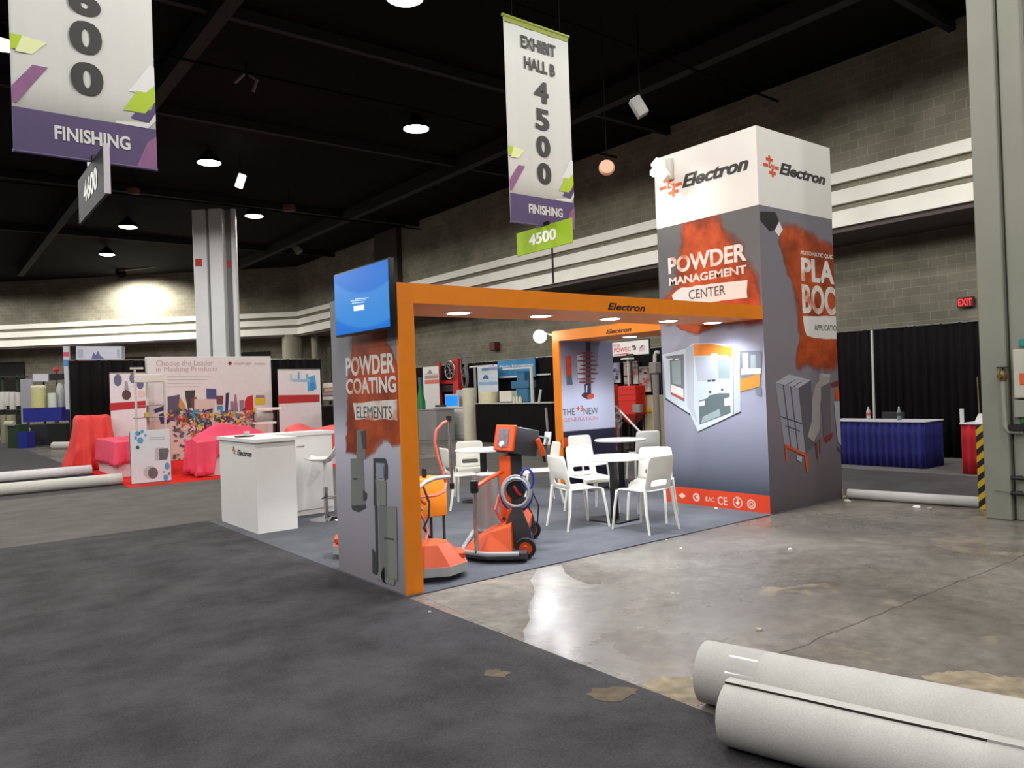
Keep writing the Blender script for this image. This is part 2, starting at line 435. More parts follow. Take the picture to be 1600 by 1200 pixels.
MB().box((WX, -6, ZB - .12), (LOWX, 39.7, ZB)).prism([lw(0, 0, ZB - .12), lw(34, 0, ZB - .12), lw(34, 2, ZB - .12), lw(-1, 2, ZB - .12)], (0, 0, .12)).build('trim_4', mat('soffit grey', (92, 82, 80), .8, var=.05), kind='structure')
M_band = mat('white band', (250, 248, 236), .6, var=.03, scale=2)
for i, (z0, z1) in enumerate(((5.92, 6.17), (5.45, 5.76), (4.94, 5.30))):
    MB().box((WX - .1, -6, z0), (WX, 39.72, z1)).prism([lw(-.05, -.1, z0), lw(34, -.1, z0), lw(34, 0, z0), lw(-.05, 0, z0)], (0, 0, z1 - z0)).build('trim_%d' % (i + 1), M_band, kind='structure', label='white horizontal band on the block walls')
# pilaster, joints and dark openings under the far band
MB().box((WX - .25, 28.4, ZB + 1.3), (WX, 30.4, ZC)).build('trim_5', mat('pilaster grey', (66, 62, 60), .8, var=.05), kind='structure')
MB().box((WX - .12, 18.55, ZB), (WX - .1, 18.62, ZC)).build('trim_6', mat('joint', (40, 38, 34), .8), kind='structure')
for i, (s0, s1) in enumerate(((2.5, 6.2), (9.0, 14.5), (17.5, 19.2))):
    MB().prism([lw(s0, 1.9, 0), lw(s1, 1.9, 0), lw(s1, 1.98, 0), lw(s0, 1.98, 0)], (0, 0, 4.2)).build('door_%d' % (i + 1), mat('dark opening', (30, 27, 26), .8, var=.1), kind='structure')
MB().cyl(lw(.6, .5, 0), lw(.6, .5, ZB), .55, n=32).cyl(lw(-.7, .4, 0), lw(-.7, .4, ZB), .2, n=20).build('column_round', mat('pale column', (150, 146, 126), .7, var=.05), kind='structure', label='round pale column in the far corner')
# roof beams, dark
bm_ = MB()
for x in (4.35, 13.2): bm_.box((x - .13, -4, ZC - .4), (x + .13, 46, ZC))
for y in (6.4, 13.7, 19.2, 27, 35): bm_.box((-14, y - .07, ZC - .22), (WX, y + .07, ZC))
bm_.build('trim_7', mat('dark steel beam', (17, 15, 18), .85, var=.15, scale=3), kind='structure', label='dark steel roof beams')
for y, z in ((10, 8.1), (15.2, 8.15), (26, 8.1)):
    MB().tube([(-6, y, z), (2, y + .05, z - .04), (9, y - .05, z), (16, y, z - .05)], .025).build('trim_8', M_dark, kind='structure')

# central white column with pipes
cc = PD(342, 557, 27); cx, cy = cc.x, cc.y
ca = math.atan2(fw.y, fw.x) - PI / 2
CM = Matrix.Translation((cx, cy, 0)) @ Matrix.Rotation(ca, 4, 'Z')
M_colw = mat('column white', (226, 226, 226), .6, var=.03, scale=2)
c_ = MB().rbox((-.73, -.15, 0), (-.25, .5, 8.3), .02, 1, CM).rbox((-.14, -.2, 0), (.34, .5, 8.3), .02, 1, CM).m(1).box((-.25, .1, 0), (-.14, .45, 8.3), CM).box((.34, .1, 0), (.56, .5, 8.3), CM).m(0)
c_.cyl(CM @ Vector((.66, .05, 0)), CM @ Vector((.66, .05, 8.3)), .1)
c_.m(2).box((-.66, -.157, 6.28), (-.42, -.15, 6.55), CM).box((.38, .09, 6.25), (.5, .1, 6.5), CM)
c_.m(1).cyl(CM @ Vector((-.2, .03, 0)), CM @ Vector((-.2, .03, 8.3)), .03)
c_.build('pillar_center', [M_colw, mat('column recess', (120, 120, 120), .7), mat('red mark', (190, 50, 35), .6)], kind='structure', label='white twin shaft column with pipes')
# second pale column seen through the booth
c2 = PD(832, 540, 30)
MB().rbox((c2.x - .55, c2.y - .55, 0), (c2.x + .55, c2.y + .55, 8.5), .03, 1).build('pillar_back', M_colw, kind='structure', label='pale column behind the booth')

# right foreground pillar
M_pil = mat('grey green paint', (132, 134, 122), .55, var=.06, scale=1.5, bump=.05)
MB().rbox((9.1, 3.13, 0), (9.75, 3.385, ZC), .01, 1).rbox((9.16, 2.2, 0), (9.75, 3.115, ZC), .01, 1).m(1).box((9.2, 3.11, 0), (9.7, 3.14, ZC)).build('pillar_right', [M_pil, mat('pillar groove', (88, 90, 76), .8)], kind='structure', label='grey green pillar at the right edge')

# ------------------------------------------------------------------ carpets (loose laid)
def slab(name, label, x0, y0, x1, y1, z, m, cat='carpet', z0=0):
    return setp(MB().box((x0, y0, z0), (x1, y1, z)).build(name, m, origin=((x0 + x1) / 2, (y0 + y1) / 2, z0)), label, cat)
slab('aisle_carpet', 'dark grey carpet filling the foreground left of the bare concrete', -16, -4, 2.955, 10.32, .008, carpet_mat('charcoal carpet', (69, 68, 70), .5))
slab('booth_carpet', 'blue grey carpet under the orange framed booth', 2.96, 5.2, 9.45, 10.32, .01, carpet_mat('booth carpet pile', (98, 100, 106), .22))
slab('cross_aisle_carpet', 'lighter grey carpet strip crossing behind the booth and white counter', -16, 10.325, 12.55, 15.55, .008, carpet_mat('grey carpet', (102, 99, 95), .22))
slab('far_aisle_carpet', 'dark grey carpet beyond the thin white rolls at far left', -16, 15.555, 3.08, 52, .007, carpet_mat('far charcoal carpet', (78, 77, 78), .2))
slab('side_aisle_carpet', 'dark grey carpet strip in front of the blue skirted table', 9.72, 1.5, 12.55, 10.32, .008, carpet_mat('side carpet', (92, 90, 92), .2))
slab('drape_booth_carpet', 'pale grey carpet under the blue and red skirted tables', 12.555, 1.5, 14.95, 10.32, .012, carpet_mat('pale carpet', (128, 126, 126), .15))
slab('pink_booth_carpet', 'bright red carpet under the pink covered tables', 3.085, 15.555, 8.6, 21.4, .012, carpet_mat('red carpet', (222, 38, 30), .12))
slab('tool_booth_carpet', 'small red carpet under the blue machine at far left', PZ(24, 682).x, PZ(60, 692).y, PZ(24, 682).x + 2.4, PZ(60, 692).y + 5, .012, carpet_mat('far red carpet', (215, 50, 50), .12))

# ------------------------------------------------------------------ ceiling lamps
LZ = 8.2
def bay(x, y, label, vis=True, w=HALL_W):
    t = thing('high_bay_lamp', label, 'ceiling lamp', (x, y, LZ), 'high bay lamps under the ceiling')
    if vis:
        MB().lathe((x, y, LZ), [(.33, 0), (.34, .02), (.30, .12), (.18, .24), (.14, .26), (.12, .33), (0, .33)], 24).build('reflector', M_dark, t)
        MB().lathe((x, y, LZ), [(0, -.04), (.2, -.03), (.31, .0), (.31, .015), (0, .015)], 24).build('lens', M_glow, t)
        MB().cyl((x, y, LZ + .33), (x, y, ZC), .02, n=8).build('stem', M_dark, t)
    s = spot('hall_or_added_light', (x, y, LZ - .08), (x, y, 0), w, 172, (1, .975, .935), .25, .12)
    return t
bays = [(6.62, 11.0, 'brightest ceiling lamp, cut by the top edge of the picture'),
        (10.09, 16.44, 'round ceiling lamp between the two hanging banners'),
        (6.63, 21.87, 'ceiling lamp just right of the hanging purple banner on the left'),
        (9.88, 27.54, 'ceiling lamp right of the white column top'),
        (6.47, 31.47, 'ceiling lamp under the dark hanging plate with numerals'),
        (6.87, 37.77, 'ceiling lamp nearest the bright patch on the far wall'),
        (1.37, 16.55, 'ceiling lamp half hidden behind the banner at the left edge')]
for x, y, l in bays: bay(x, y, l)
for x, y in ((10, 5.5), (3.2, 5.5), (6.6, .2), (13.4, 0), (10, -5.4), (-.4, 11), (-.4, 0), (3.2, -5.4), (-3.6, 5.5), (-3.6, -5.4), (-7, 0), (-7, 11), (-3.6, 16.4), (-.6, 24), (-3.8, 31), (-3.8, 38), (-7, 22), (-10.4, 16.4), (-7, 36), (-10.4, 5.5), (-.5, 43), (-.5, 48.5), (-3.9, 48), (-7, 44)):  # unseen lamps out of frame, some added to brighten upright faces and far walls
    spot('hall_or_added_light', (x, y, LZ), (x, y, 0), HALL_W, 172, (1, .975, .935), .25, .12)
# flood lamp throwing a pool of light on the far wall
wl = PD(186, 424, 40.3)
t = thing('wall_flood_lamp', 'small lamp washing the far block wall with a white pool of light', 'lamp', wl)
MB().cyl(wl, wl + Vector((.15, .2, -.12)), .2, .26, 16).build('housing', M_dark, t)
MB().tube([wl + Vector((0, 0, .05)), wl + Vector((.3, -.4, .06)), wl + Vector((1.4, -1.6, ZC - wl.z))], .05).build('bracket', mat('bronze pipe', (120, 95, 75), .5), t)
spot('wash_light', wl + Vector((.1, .1, -.42)), wl + Vector((.6, .64, -2.4)), 1700, 160, (1, .97, .9), .12, .5)
# lit sign box beside the lamp
p = PD(376, 283, 22)
t = thing('emergency_light', 'small tilted white light box beside the lamp left of the column', 'emergency light', p)
MB().rbox((-.1, -.06, -.2), (.1, .06, .2), .02, 2, Matrix.Translation(p) @ Matrix.Rotation(.35, 4, fw) @ Matrix.Rotation(PSI - PI / 2, 4, 'Z')).build('housing', mat('lit panel', (255, 255, 250), .5, emit=(255, 250, 240), estr=2.5), t)
MB().cyl(p, (p.x, p.y, ZC), .012, n=6).build('hanger', M_dark, t)

# ================================================================== BOOTH TOWER
X0, Y0, X1, Y1, HT, HB = 7.866, 5.223, 9.496, 6.786, 4.585, 3.649
LP, RP, FP = ('X', X0), ('Y', Y0), ('X', 2.976)
t = thing('display_tower', 'tall square booth tower with white top and powder cloud artwork', 'display tower', ((X0 + X1) / 2, (Y0 + Y1) / 2, 0))
M_left = ramp_print('left face print and lamp light', [(0, (62, 68, 78)), (.07, (70, 76, 88)), (.17, (116, 119, 134)), (.32, (152, 153, 170)), (.58, (166, 167, 184)), (.7, (112, 112, 116)), (1, (100, 101, 101))], .0, HB)  # ink blend, with lamp light below the beam painted in as brighter lavender
M_right = ramp_print('right face print', [(0, (92, 84, 90)), (.3, (130, 122, 130)), (.6, (136, 130, 138)), (1, (122, 120, 130))], 0, HB)
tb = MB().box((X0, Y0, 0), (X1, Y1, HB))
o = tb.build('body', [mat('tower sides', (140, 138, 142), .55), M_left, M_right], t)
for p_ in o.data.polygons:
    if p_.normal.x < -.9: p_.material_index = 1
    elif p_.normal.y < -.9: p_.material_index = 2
MB().box((X0 - .004, Y0 - .004, HB), (X1 + .004, Y1 + .004, HT)).build('header', mat('white header fabric', (234, 231, 225), .6, var=.015, scale=2), t, label='white header box with company lettering')
M_cloud = print_mat('orange powder print', (176, 68, 24), .45, 3.2, True, c2=(206, 88, 38))
M_ink = print_mat('white ink dusted orange', (238, 232, 226), .0, 2.6, c2=(206, 112, 66), p=(.52, .66))
M_inkw = mat('white ink', (236, 232, 228), .6)
M_inkk = mat('black ink', (28, 26, 26), .5)
M_inkg = mat('grey ink', (92, 88, 84), .6)
M_inko = mat('orange ink', (214, 84, 32), .55)
g = MB().soft(px_poly(LP, densify([(1074, 356), (1086, 350), (1116, 342), (1124, 352), (1130, 372), (1146, 385), (1156, 404), (1170, 424), (1180, 446), (1189, 474), (1190, 500), (1034, 500), (1040, 474), (1054, 456), (1062, 440), (1068, 410), (1068, 380)], 8, 2)), .17)
for k, v in enumerate(g.v):
    v.x -= .002; v.y = min(Y1, max(Y0 + .003, v.y))
g.build('powder_cloud', M_cloud, t, label='orange powder cloud printed on the left face above the beam')
g = MB().soft(px_poly(LP, densify([(1058, 509), (1076, 506), (1118, 503), (1108, 514), (1092, 521), (1078, 518), (1062, 513)], 5, 1)), .05)
for k, v in enumerate(g.v):
    v.x -= .002; v.y = min(Y1, max(Y0 + .003, v.y))
g.build('powder_cloud', M_cloud, t, label='lower tip of the orange powder cloud under the beam')
g = MB().soft(px_poly(RP, densify([(1223, 362), (1236, 355), (1256, 364), (1268, 372), (1284, 381), (1300, 386), (1302, 400), (1306, 470), (1308, 560), (1304, 572), (1262, 566), (1246, 568), (1244, 556), (1252, 520), (1251, 490), (1243, 452), (1232, 424), (1222, 394), (1219, 374)], 8, 2)), .12)
for k, v in enumerate(g.v):
    v.y -= .002; v.x = max(X0 + .003, min(v.x, X1)); v.z = min(HB, v.z)
g.build('powder_cloud', M_cloud, t, label='orange powder cloud blown from a nozzle on the right face')
g = MB()
px_text(g, 'POWDER', LP, (1045, 429), (1167, 409.5), (1045, 403), .035)
px_text(g, 'MANAGEMENT', LP, (1046, 447), (1167, 430.5), (1046, 434.5), .03)
g.m(1).poly(px_poly(LP, densify([(1058, 454), (1066, 449), (1080, 449), (1084, 446.9), (1167.6, 437.3), (1167.6, 465.1), (1140, 468.5), (1122, 471), (1104, 473), (1070, 473), (1053, 471), (1050, 462)], 7, .5), .004))
g.m(2); px_text(g, 'CENTER', LP, (1077, 468), (1134, 462), (1077, 453.6), .0, 0, .0075)
g.build('lettering', [M_ink, M_inkw, M_inkg], t, label='white and grey headline lettering on the left face')
g = MB()
px_text(g, 'AUTOMATIC QUIC', RP, (1250.4, 399), (1301.6, 403), (1250.4, 391), .02)
px_text(g, 'PLA', RP, (1252.3, 439.2), (1303, 442), (1250.6, 402), .04)
px_text(g, 'BOC', RP, (1254, 490), (1305.5, 493), (1253, 443.5), .04)
g.m(1).poly(px_poly(RP, densify([(1254, 494), (1306.6, 494), (1307, 530), (1290, 530), (1272, 528), (1260, 524), (1256, 514)], 7, .5), .004))
g.m(2); px_text(g, 'APPLICATIO', RP, (1272, 516), (1306, 516), (1272, 507.3), .0, 0, .0075)
for v in g.v: v.x = min(v.x, X1)
g.build('lettering', [M_ink, M_inkw, M_inkg], t, label='white headline lettering cut by the right edge of the right face')
def logo(mb, plane, c, s):
    """the four signs of the emblem, s = half size in metres"""
    o = on(plane, *c); u = Vector((0, -1, 0)) if plane[0] == 'X' else Vector((1, 0, 0)); v = Vector((0, 0, 1)); n = u.cross(v)
    cnt = [0]
    def r(x0, y0, x1, y1):
        q = [(x0, y0), (x1, y0), (x1, y1), (x0, y1)]
        cnt[0] += 1; mb.prism([o + u * (a * s) + v * (b * s) + n * (.0045 + .0004 * cnt[0]) for a, b in q], n * .0003)
    r(-.36, .22, -.04, .98); r(-.76, .44, .36, .74)          # upper cross
    r(.08, -.98, .40, -.22); r(-.32, -.74, .80, -.44)        # lower cross
    r(-1.25, -.14, -.46, .16); r(.50, -.18, 1.25, .12)       # side bars
    r(-.36, -.20, -.16, .26); r(-.36, -.20, .02, -.0); r(.18, -.26, .40, .2); r(.02, .0, .40, .2)
for a_ in ((LP, (1048.7, 291), .15), (RP, (1203.9, 260), .13)):
    g = MB(); logo(g, *a_); g.build('emblem', M_inko, t, label='orange emblem of four plus signs')
g = MB(); px_text(g, 'Electron', LP, (1066.5, 294.7), (1170, 269), (1066.5, 274), .055, .3, .005); g.build('header_lettering', M_inkk, t, label='black slanted lettering on the left header face')
g = MB(); px_text(g, 'Electron', RP, (1217.5, 272), (1289, 287), (1217.5, 253.5), .055, .3, .005)
g.build('header_lettering', M_inkk, t, label='black slanted lettering on the right header face')
# printed machine on the left face
def z4(pts): return [(1000 + x / 3.529, 480 + y / 3.529) for x, y in pts]
pal = [mat('ink pale blue', (203, 215, 224), .6), mat('ink mid grey', (118, 120, 130), .6), mat('ink orange', (236, 138, 48), .6), mat('ink light grey', (184, 190, 200), .6),
       mat('ink cavity', (92, 106, 108), .6), mat('ink dark', (52, 54, 62), .6), M_inkw, mat('ink red', (196, 62, 36), .6), mat('ink sea grey', (150, 166, 168), .6)]
art = [(0, [(125, 262), (255, 228), (290, 200), (400, 196), (515, 210), (553, 235), (556, 575), (320, 686), (280, 592), (145, 500)]),
       (5, [(142, 500), (280, 590), (278, 598), (140, 508)]), (5, [(556, 574), (320, 685), (318, 692), (558, 582)]),
       (1, [(135, 272), (243, 258), (246, 522), (170, 480), (165, 290)]), (8, [(175, 300), (225, 292), (228, 430), (180, 420)]), (6, [(172, 425), (240, 450), (241, 500), (172, 468)]), (7, [(172, 468), (241, 500), (241, 512), (172, 478)]),
       (3, [(255, 230), (298, 205), (300, 560), (320, 640), (282, 585), (262, 540)]),
       (2, [(298, 205), (400, 202), (512, 225), (506, 282), (478, 264), (300, 268)]),
       (3, [(303, 272), (478, 268), (505, 286), (502, 402), (318, 408)]), (8, [(430, 275), (500, 290), (498, 395), (436, 392)]), (0, [(318, 408), (505, 400), (508, 478), (326, 512)]),
       (4, [(326, 516), (372, 502), (384, 486), (440, 474), (496, 474), (502, 582), (330, 646)]), (8, [(348, 604), (440, 560), (446, 598), (338, 642)]), (6, [(466, 505), (498, 495), (499, 540), (468, 545)]), (6, [(330, 520), (360, 515), (360, 540), (330, 546)]),
       (3, [(516, 240), (552, 236), (554, 572), (518, 588)]), (5, [(513, 240), (517, 240), (519, 590), (514, 592)]),
       (1, [(556, 242), (672, 240), (668, 388), (560, 386)]), (3, [(566, 252), (598, 250), (600, 350), (570, 352)]), (8, [(612, 262), (640, 262), (640, 340), (612, 345)]), (6, [(560, 340), (668, 336), (668, 366), (560, 372)]),
       (2, [(554, 400), (664, 364), (662, 436), (554, 466)]), (1, [(642, 442), (670, 438), (670, 492), (640, 478)]),
       (6, [(395, 256), (430, 254), (430, 266), (395, 268)]), (6, [(160, 284), (182, 282), (182, 290), (160, 292)]), (6, [(196, 284), (216, 282), (216, 290), (196, 292)]), (5, [(384, 462), (396, 462), (396, 474), (384, 474)]), (5, [(450, 448), (462, 448), (462, 460), (450, 460)]), (5, [(375, 402), (392, 400), (392, 410), (375, 412)]), (5, [(398, 400), (418, 398), (418, 408), (398, 410)])]
g = MB()
for k, (i, pts) in enumerate(art): g.m(i).poly(px_poly(LP, z4(pts), .003 + .0003 * k))
g.build('spray_booth_picture', pal, t, label='printed picture of a pale blue spray cabin')
pal2 = [mat('ink slate', (150, 150, 163), .6), mat('ink slate light', (176, 176, 186), .6), mat('ink slate dark', (90, 87, 96), .6), mat('ink duct', (166, 158, 156), .6), mat('ink cyclone', (104, 99, 104), .6),
        mat('ink rust', (126, 52, 50), .6), M_inko, mat('ink near black', (30, 28, 32), .6), M_inkw, mat('ink shadow line', (78, 76, 84), .6)]
art = [(7, [(664, -560), (746, -552), (772, -498), (752, -452), (720, -440), (664, -505)]) , ]
def z6(pts): return [(1030 + x / 5.218, 330 + y / 5.218) for x, y in pts]
g = MB()
g.m(7).poly(px_poly(RP, z6([(822, 2), (945, 6), (975, 80), (945, 150), (900, 165), (822, 72)]), .003))
g.m(8).poly(px_poly(RP, z6([(975, 85), (1006, 150), (975, 205), (938, 160)]), .0035))
art2 = [(0, [(745, 418), (872, 446), (912, 812), (795, 758)]), (1, [(745, 416), (820, 370), (942, 402), (872, 446)]), (2, [(872, 446), (942, 402), (948, 640), (930, 720), (965, 755), (912, 812)]),
        (9, [(785, 427), (791, 428), (834, 776), (828, 773)]), (9, [(826, 436), (832, 437), (874, 794), (868, 791)]), (9, [(770, 598), (894, 640), (895, 647), (771, 605)]), (9, [(860, 395), (866, 393), (806, 432), (798, 432)]), (9, [(900, 402), (905, 400), (846, 440), (838, 440)]), (9, [(800, 650), (880, 680), (880, 686), (800, 656)]),
        (3, [(985, 366), (1046, 370), (1042, 436), (1000, 470), (990, 560), (988, 680), (955, 742), (922, 712), (945, 630), (948, 500), (965, 430), (985, 405)]),
        (4, [(995, 440), (1050, 412), (1046, 560), (1052, 655), (1040, 740), (1012, 735), (1005, 610), (998, 560)]), (1, [(1000, 365), (1046, 370), (1044, 384), (998, 380)]),
        (5, [(1010, 718), (1062, 690), (1056, 722), (1026, 748)]), (5, [(1050, 420), (1094, 402), (1094, 432), (1060, 442)]), (6, [(1072, 452), (1096, 450), (1098, 510), (1078, 516)]), (1, [(1066, 520), (1100, 516), (1110, 760), (1088, 740)]), (9, [(1085, 764), (1114, 790), (1114, 806), (1086, 782)]),
        (6, [(795, 754), (912, 806), (914, 824), (797, 770)]), (6, [(795, 765), (806, 770), (812, 852), (804, 850)]), (6, [(904, 815), (920, 815), (926, 910), (916, 908)]), (5, [(962, 745), (972, 742), (980, 836), (974, 838)]), (5, [(985, 730), (990, 728), (992, 800), (988, 800)]), (1, [(862, 815), (890, 825), (888, 856), (864, 842)])]
g.build('nozzle_picture', [mat('ink black', (30, 28, 32), .6)] * 8 + [M_inkw], t, label='printed black spray nozzle with white ring')
g = MB()
for k, (i, pts) in enumerate(art2): g.m(i).poly(px_poly(RP, z4(pts), .003 + .0003 * k))
for v in g.v: v.x = min(v.x, X1)
g.build('filter_unit_picture', pal2, t, label='printed picture of a grey filter cabinet and cyclone')
zr = PX(1203, 775, X0).z
g = MB().box((X0 - .006, Y0 - .002, .005), (X0 - .001, Y1, zr))
g.build('red_strip', mat('red orange strip', (220, 66, 28), .5, var=.03), t, label='red orange strip along the bottom edge')
g = MB()
def ring(cx, cy, r, w, k=24):
    o = PX(cx, cy, X0 - .007)
    a = [(o + Vector((0, math.cos(q) * rr, math.sin(q) * rr))) for rr in (r, r - w) for q in [2 * PI * i / k for i in range(k)]]
    g.add(a, [(i, (i + 1) % k, (i + 1) % k + k, i + k) for i in range(k)])
def pat(cx, cy, pts): o = PX(cx, cy, X0 - .0075); g.poly([o + Vector((0, -a, b)) for a, b in pts])
pat(1066, 774.5, [(-.06, 0), (0, .04), (.06, 0), (0, -.04)]); ring(1088, 777, .055, .022); pat(1090, 777, [(-.03, -.02), (.03, -.02), (.03, .02), (-.03, .02)])
px_text(g, 'CE', ('X', X0 - .004), (1122, 788), (1137, 789), (1122, 775.5), .01)
ring(1152.5, 785, .068, .012); pat(1152.5, 784.5, [(-.012, .04), (.012, .04), (.012, 0), (.035, 0), (0, -.042), (-.035, 0), (-.012, 0)])
ring(1174, 788, .062, .016, 8); ring(1174, 788, .03, .01); px_text(g, 'EAC', ('X', X0 - .004), (1103, 783), (1117, 784.5), (1103, 776), .0)
g.build('approval_marks', mat('pale ink', (240, 205, 190), .6), t, label='row of pale approval marks on the red strip')

# clamp spotlight at the tower top
sp_ = Vector((7.78, 6.62, 4.40))
t = thing('arm_spotlight', 'glowing white clamp spotlight hooked on the far top corner of the tower', 'spotlight', sp_)
MB().rbox((-.04, -.07, -.19), (.04, .07, .15), .025, 2, Matrix.Translation(PX(1031, 264, 7.66)) @ Matrix.Rotation(-.6, 4, 'X')).build('housing', M_white, t)
MB().rbox((-.03, -.05, -.16), (.03, .05, .12), .015, 2, Matrix.Translation(PX(1046, 262, 7.83))).build('clamp', M_paint, t)
bu = PX(1023, 268, 7.62)
MB().lathe(bu, [(0, -.05), (.05, -.03), (.07, .01), (.05, .05), (0, .06)], 16, (.3, -.3, -1)).build('bulb', M_glow, t)
spot('spotlight_light', bu + Vector((-.06, -.05, -.03)), (7.9, 6.4, 3.5), 34, 150, (1, .97, .92), .05, .8)

# ================================================================== ORANGE FRAMES
BT, BB, PW = 2.459, 2.301, .147
def downlight(x, y, parent, k=1):
    MB().lathe((x, y, BB), [(.125, 0), (.125, -.012), (.10, -.014), (.10, 0)], 28).build('trim_ring', M_white, parent)
    MB().lathe((x, y, BB), [(0, -.018), (.095, -.016), (.10, -.004), (0, -.004)], 28).build('downlight', M_led, parent)
    spot('downlight_light', (x, y, BB - .04), (x, y, 0), BOOTH_W * k, 140, (.86, .92, 1), .09, .6)
XP = 2.976
t = thing('booth_archway', 'orange booth archway with printed end panel and five downlights', 'archway', (XP + .07, Y0 + .1, 0))
MB().box((XP, Y0, .0105), (XP + PW, Y0 + .0298, BB - .0005)).build('post', M_orange, t, label='bright orange upright post')
bmk = MB().box((XP, Y0, BB), (X0 - .002, Y0 + .03, BT)).box((XP + PW, Y0 + .03, BB), (X0 - .002, Y0 + .9, BT))
o = bmk.build('beam', [M_orange, M_soffit], t, label='orange overhead beam')
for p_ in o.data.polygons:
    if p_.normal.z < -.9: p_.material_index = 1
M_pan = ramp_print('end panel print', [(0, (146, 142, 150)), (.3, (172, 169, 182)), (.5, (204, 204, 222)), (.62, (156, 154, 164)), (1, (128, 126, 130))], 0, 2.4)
o = MB().box((XP + .004, Y0 + .03, .0105), (XP + PW - .004, 6.452, 2.44)).build('end_panel', M_pan, t, label='printed grey end panel with powder artwork')
panel = o
def z7(pts): return [(520 + x / 2.854, 520 + y / 2.857) for x, y in pts]
g = MB().soft(px_poly(FP, densify(z7([(95, -60), (235, -60), (238, 40), (268, 110), (300, 180), (318, 300), (322, 485), (262, 492), (226, 466), (205, 500), (150, 552), (104, 528), (62, 524), (64, 300), (84, 120)]), 7, 1.5), -.002), .05)
for v in g.v: v.y = max(Y0 + .03, min(6.45, v.y))
g.build('powder_cloud', M_cloud, panel, label='orange powder cloud printed down the panel')
EP = ('X', XP + .004)
g = MB()
px_text(g, 'POWDER', EP, (541.5, 588.3), (618, 584), (541, 559), .03, lift=.003)
px_text(g, 'COATING', EP, (541.7, 616.4), (620, 616), (541.7, 592), .03, lift=.003)
g.m(1).poly(px_poly(EP, densify([(552, 629), (566, 630), (580, 627), (621, 624), (621, 657), (600, 655), (585, 657), (570, 655), (556, 656)], 5, .5), .003))
g.m(2); px_text(g, 'ELEMENTS', EP, (558, 653), (613, 652), (558, 635), .0, lift=.005)
g.build('lettering', [M_ink, M_ink, M_inkg], panel, label='white headline lettering dusted with orange')
pal3 = [mat('ink device', (124, 128, 126), .6), mat('ink device dark', (66, 68, 70), .6), mat('ink device light', (142, 146, 142), .6), mat('ink screen', (150, 166, 178), .6)]
g = MB()
for k, (i, pts) in enumerate([(0, [(80, 562), (136, 560), (146, 768), (84, 776)]), (1, [(84, 772), (146, 766), (150, 780), (116, 800), (88, 790)]), (0, [(108, 436), (146, 432), (148, 562), (108, 566)]), (1, [(126, 440), (148, 434), (150, 520), (136, 520)]), (1, [(94, 648), (112, 648), (112, 656), (94, 656)]), (1, [(136, 700), (154, 716), (152, 742), (138, 752)]),
                              (1, [(183, 560), (236, 560), (246, 590), (246, 650), (232, 660), (232, 580), (192, 578), (196, 770), (184, 770)]), (3, [(198, 580), (226, 582), (230, 648), (198, 650)]), (2, [(192, 655), (240, 660), (240, 772), (206, 772)]), (0, [(206, 776), (286, 776), (292, 1106), (216, 1092)]), (2, [(246, 780), (286, 780), (291, 1100), (250, 1094)]), (1, [(232, 912), (276, 918), (276, 926), (232, 920)]), (1, [(178, 960), (192, 980), (204, 1060), (196, 1080), (180, 1070)]), (1, [(190, 770), (200, 770), (204, 1050), (196, 1052)]), (2, [(190, 1078), (280, 1104), (276, 1128), (196, 1096)])]):
    g.m(i).poly(px_poly(EP, z7(pts), .003 + .0003 * k))
g.build('device_picture', pal3, panel, label='printed picture of two grey upright devices')
for x in (3.86, 4.83, 5.79, 6.72, 7.52): downlight(x, Y0 + .46, t, .5 if x > 7 else 1)
g = MB(); px_text(g, 'Electron', RP, (949.3, 483.8), (1008, 486), (949.3, 473), .02, .3)
g.build('beam_lettering', M_inkk, t, label='black slanted lettering on the orange beam')

t = thing('booth_archway', 'orange booth archway farther back, spanning from the tower to a banner panel', 'archway', (X0 + .1, 8.93, 0))
MB().box((X0, 8.85, .0105), (X0 + .0298, 9.0, BT)).build('post', M_orange, t, label='bright orange upright post')
o = MB().box((X0, Y1 + .003, BB), (X0 + .9, 8.848, BT)).build('beam', [M_orange, M_soffit], t, label='orange overhead beam')
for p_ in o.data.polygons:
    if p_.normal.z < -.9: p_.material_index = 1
M_new = ramp_print('banner panel print', [(0, (40, 42, 66)), (.385, (44, 44, 62)), (.39, (196, 200, 222)), (.6, (196, 200, 224)), (1, (118, 124, 152))], 0, 2.3)
o = MB().box((X0 + .03, 8.854, .0105), (9.05, 8.996, BB)).build('end_panel', M_new, t, label='lavender end panel with ringed rod picture')
NP = ('Y', 8.854); panel = o
def z1(pts): return [(840 + x / 5.7125, 480 + y / 5.7125) for x, y in pts]
pal4 = [mat('ink rod', (56, 50, 64), .6), mat('ink ring', (124, 66, 66), .6), mat('ink gun orange', (206, 78, 52), .6), mat('ink grey blue', (92, 98, 118), .6), mat('ink frost', (214, 218, 232), .6)]
g = MB(); k = 0
seq = [(4, [(350, 430), (400, 420), (410, 640), (360, 650)]), (0, [(428, 290), (470, 290), (476, 770), (500, 790), (490, 815), (440, 822), (392, 795), (394, 775), (420, 760), (416, 690), (432, 680)]), (4, [(432, 700), (442, 700), (440, 760), (430, 765)])]
for y, x0, x1 in ((408, 380, 500), (440, 370, 510), (478, 352, 520), (520, 380, 545), (555, 372, 520), (592, 350, 540), (640, 352, 515), (668, 370, 500)):
    seq.append((1, [(x0, y - 3), (440, y - 12), (x1, y - 4), (x1, y + 3), (440, y + 12), (x0, y + 4)]))
for i, pts in seq: g.m(i).poly(px_poly(NP, z1(pts), .003 + .0003 * k)); k += 1
g.m(2).poly(px_poly(NP, z1([(440, 782), (500, 772), (500, 808), (440, 820)]), .008))
g.build('rod_picture', pal4, panel, label='printed picture of a ringed dark rod')
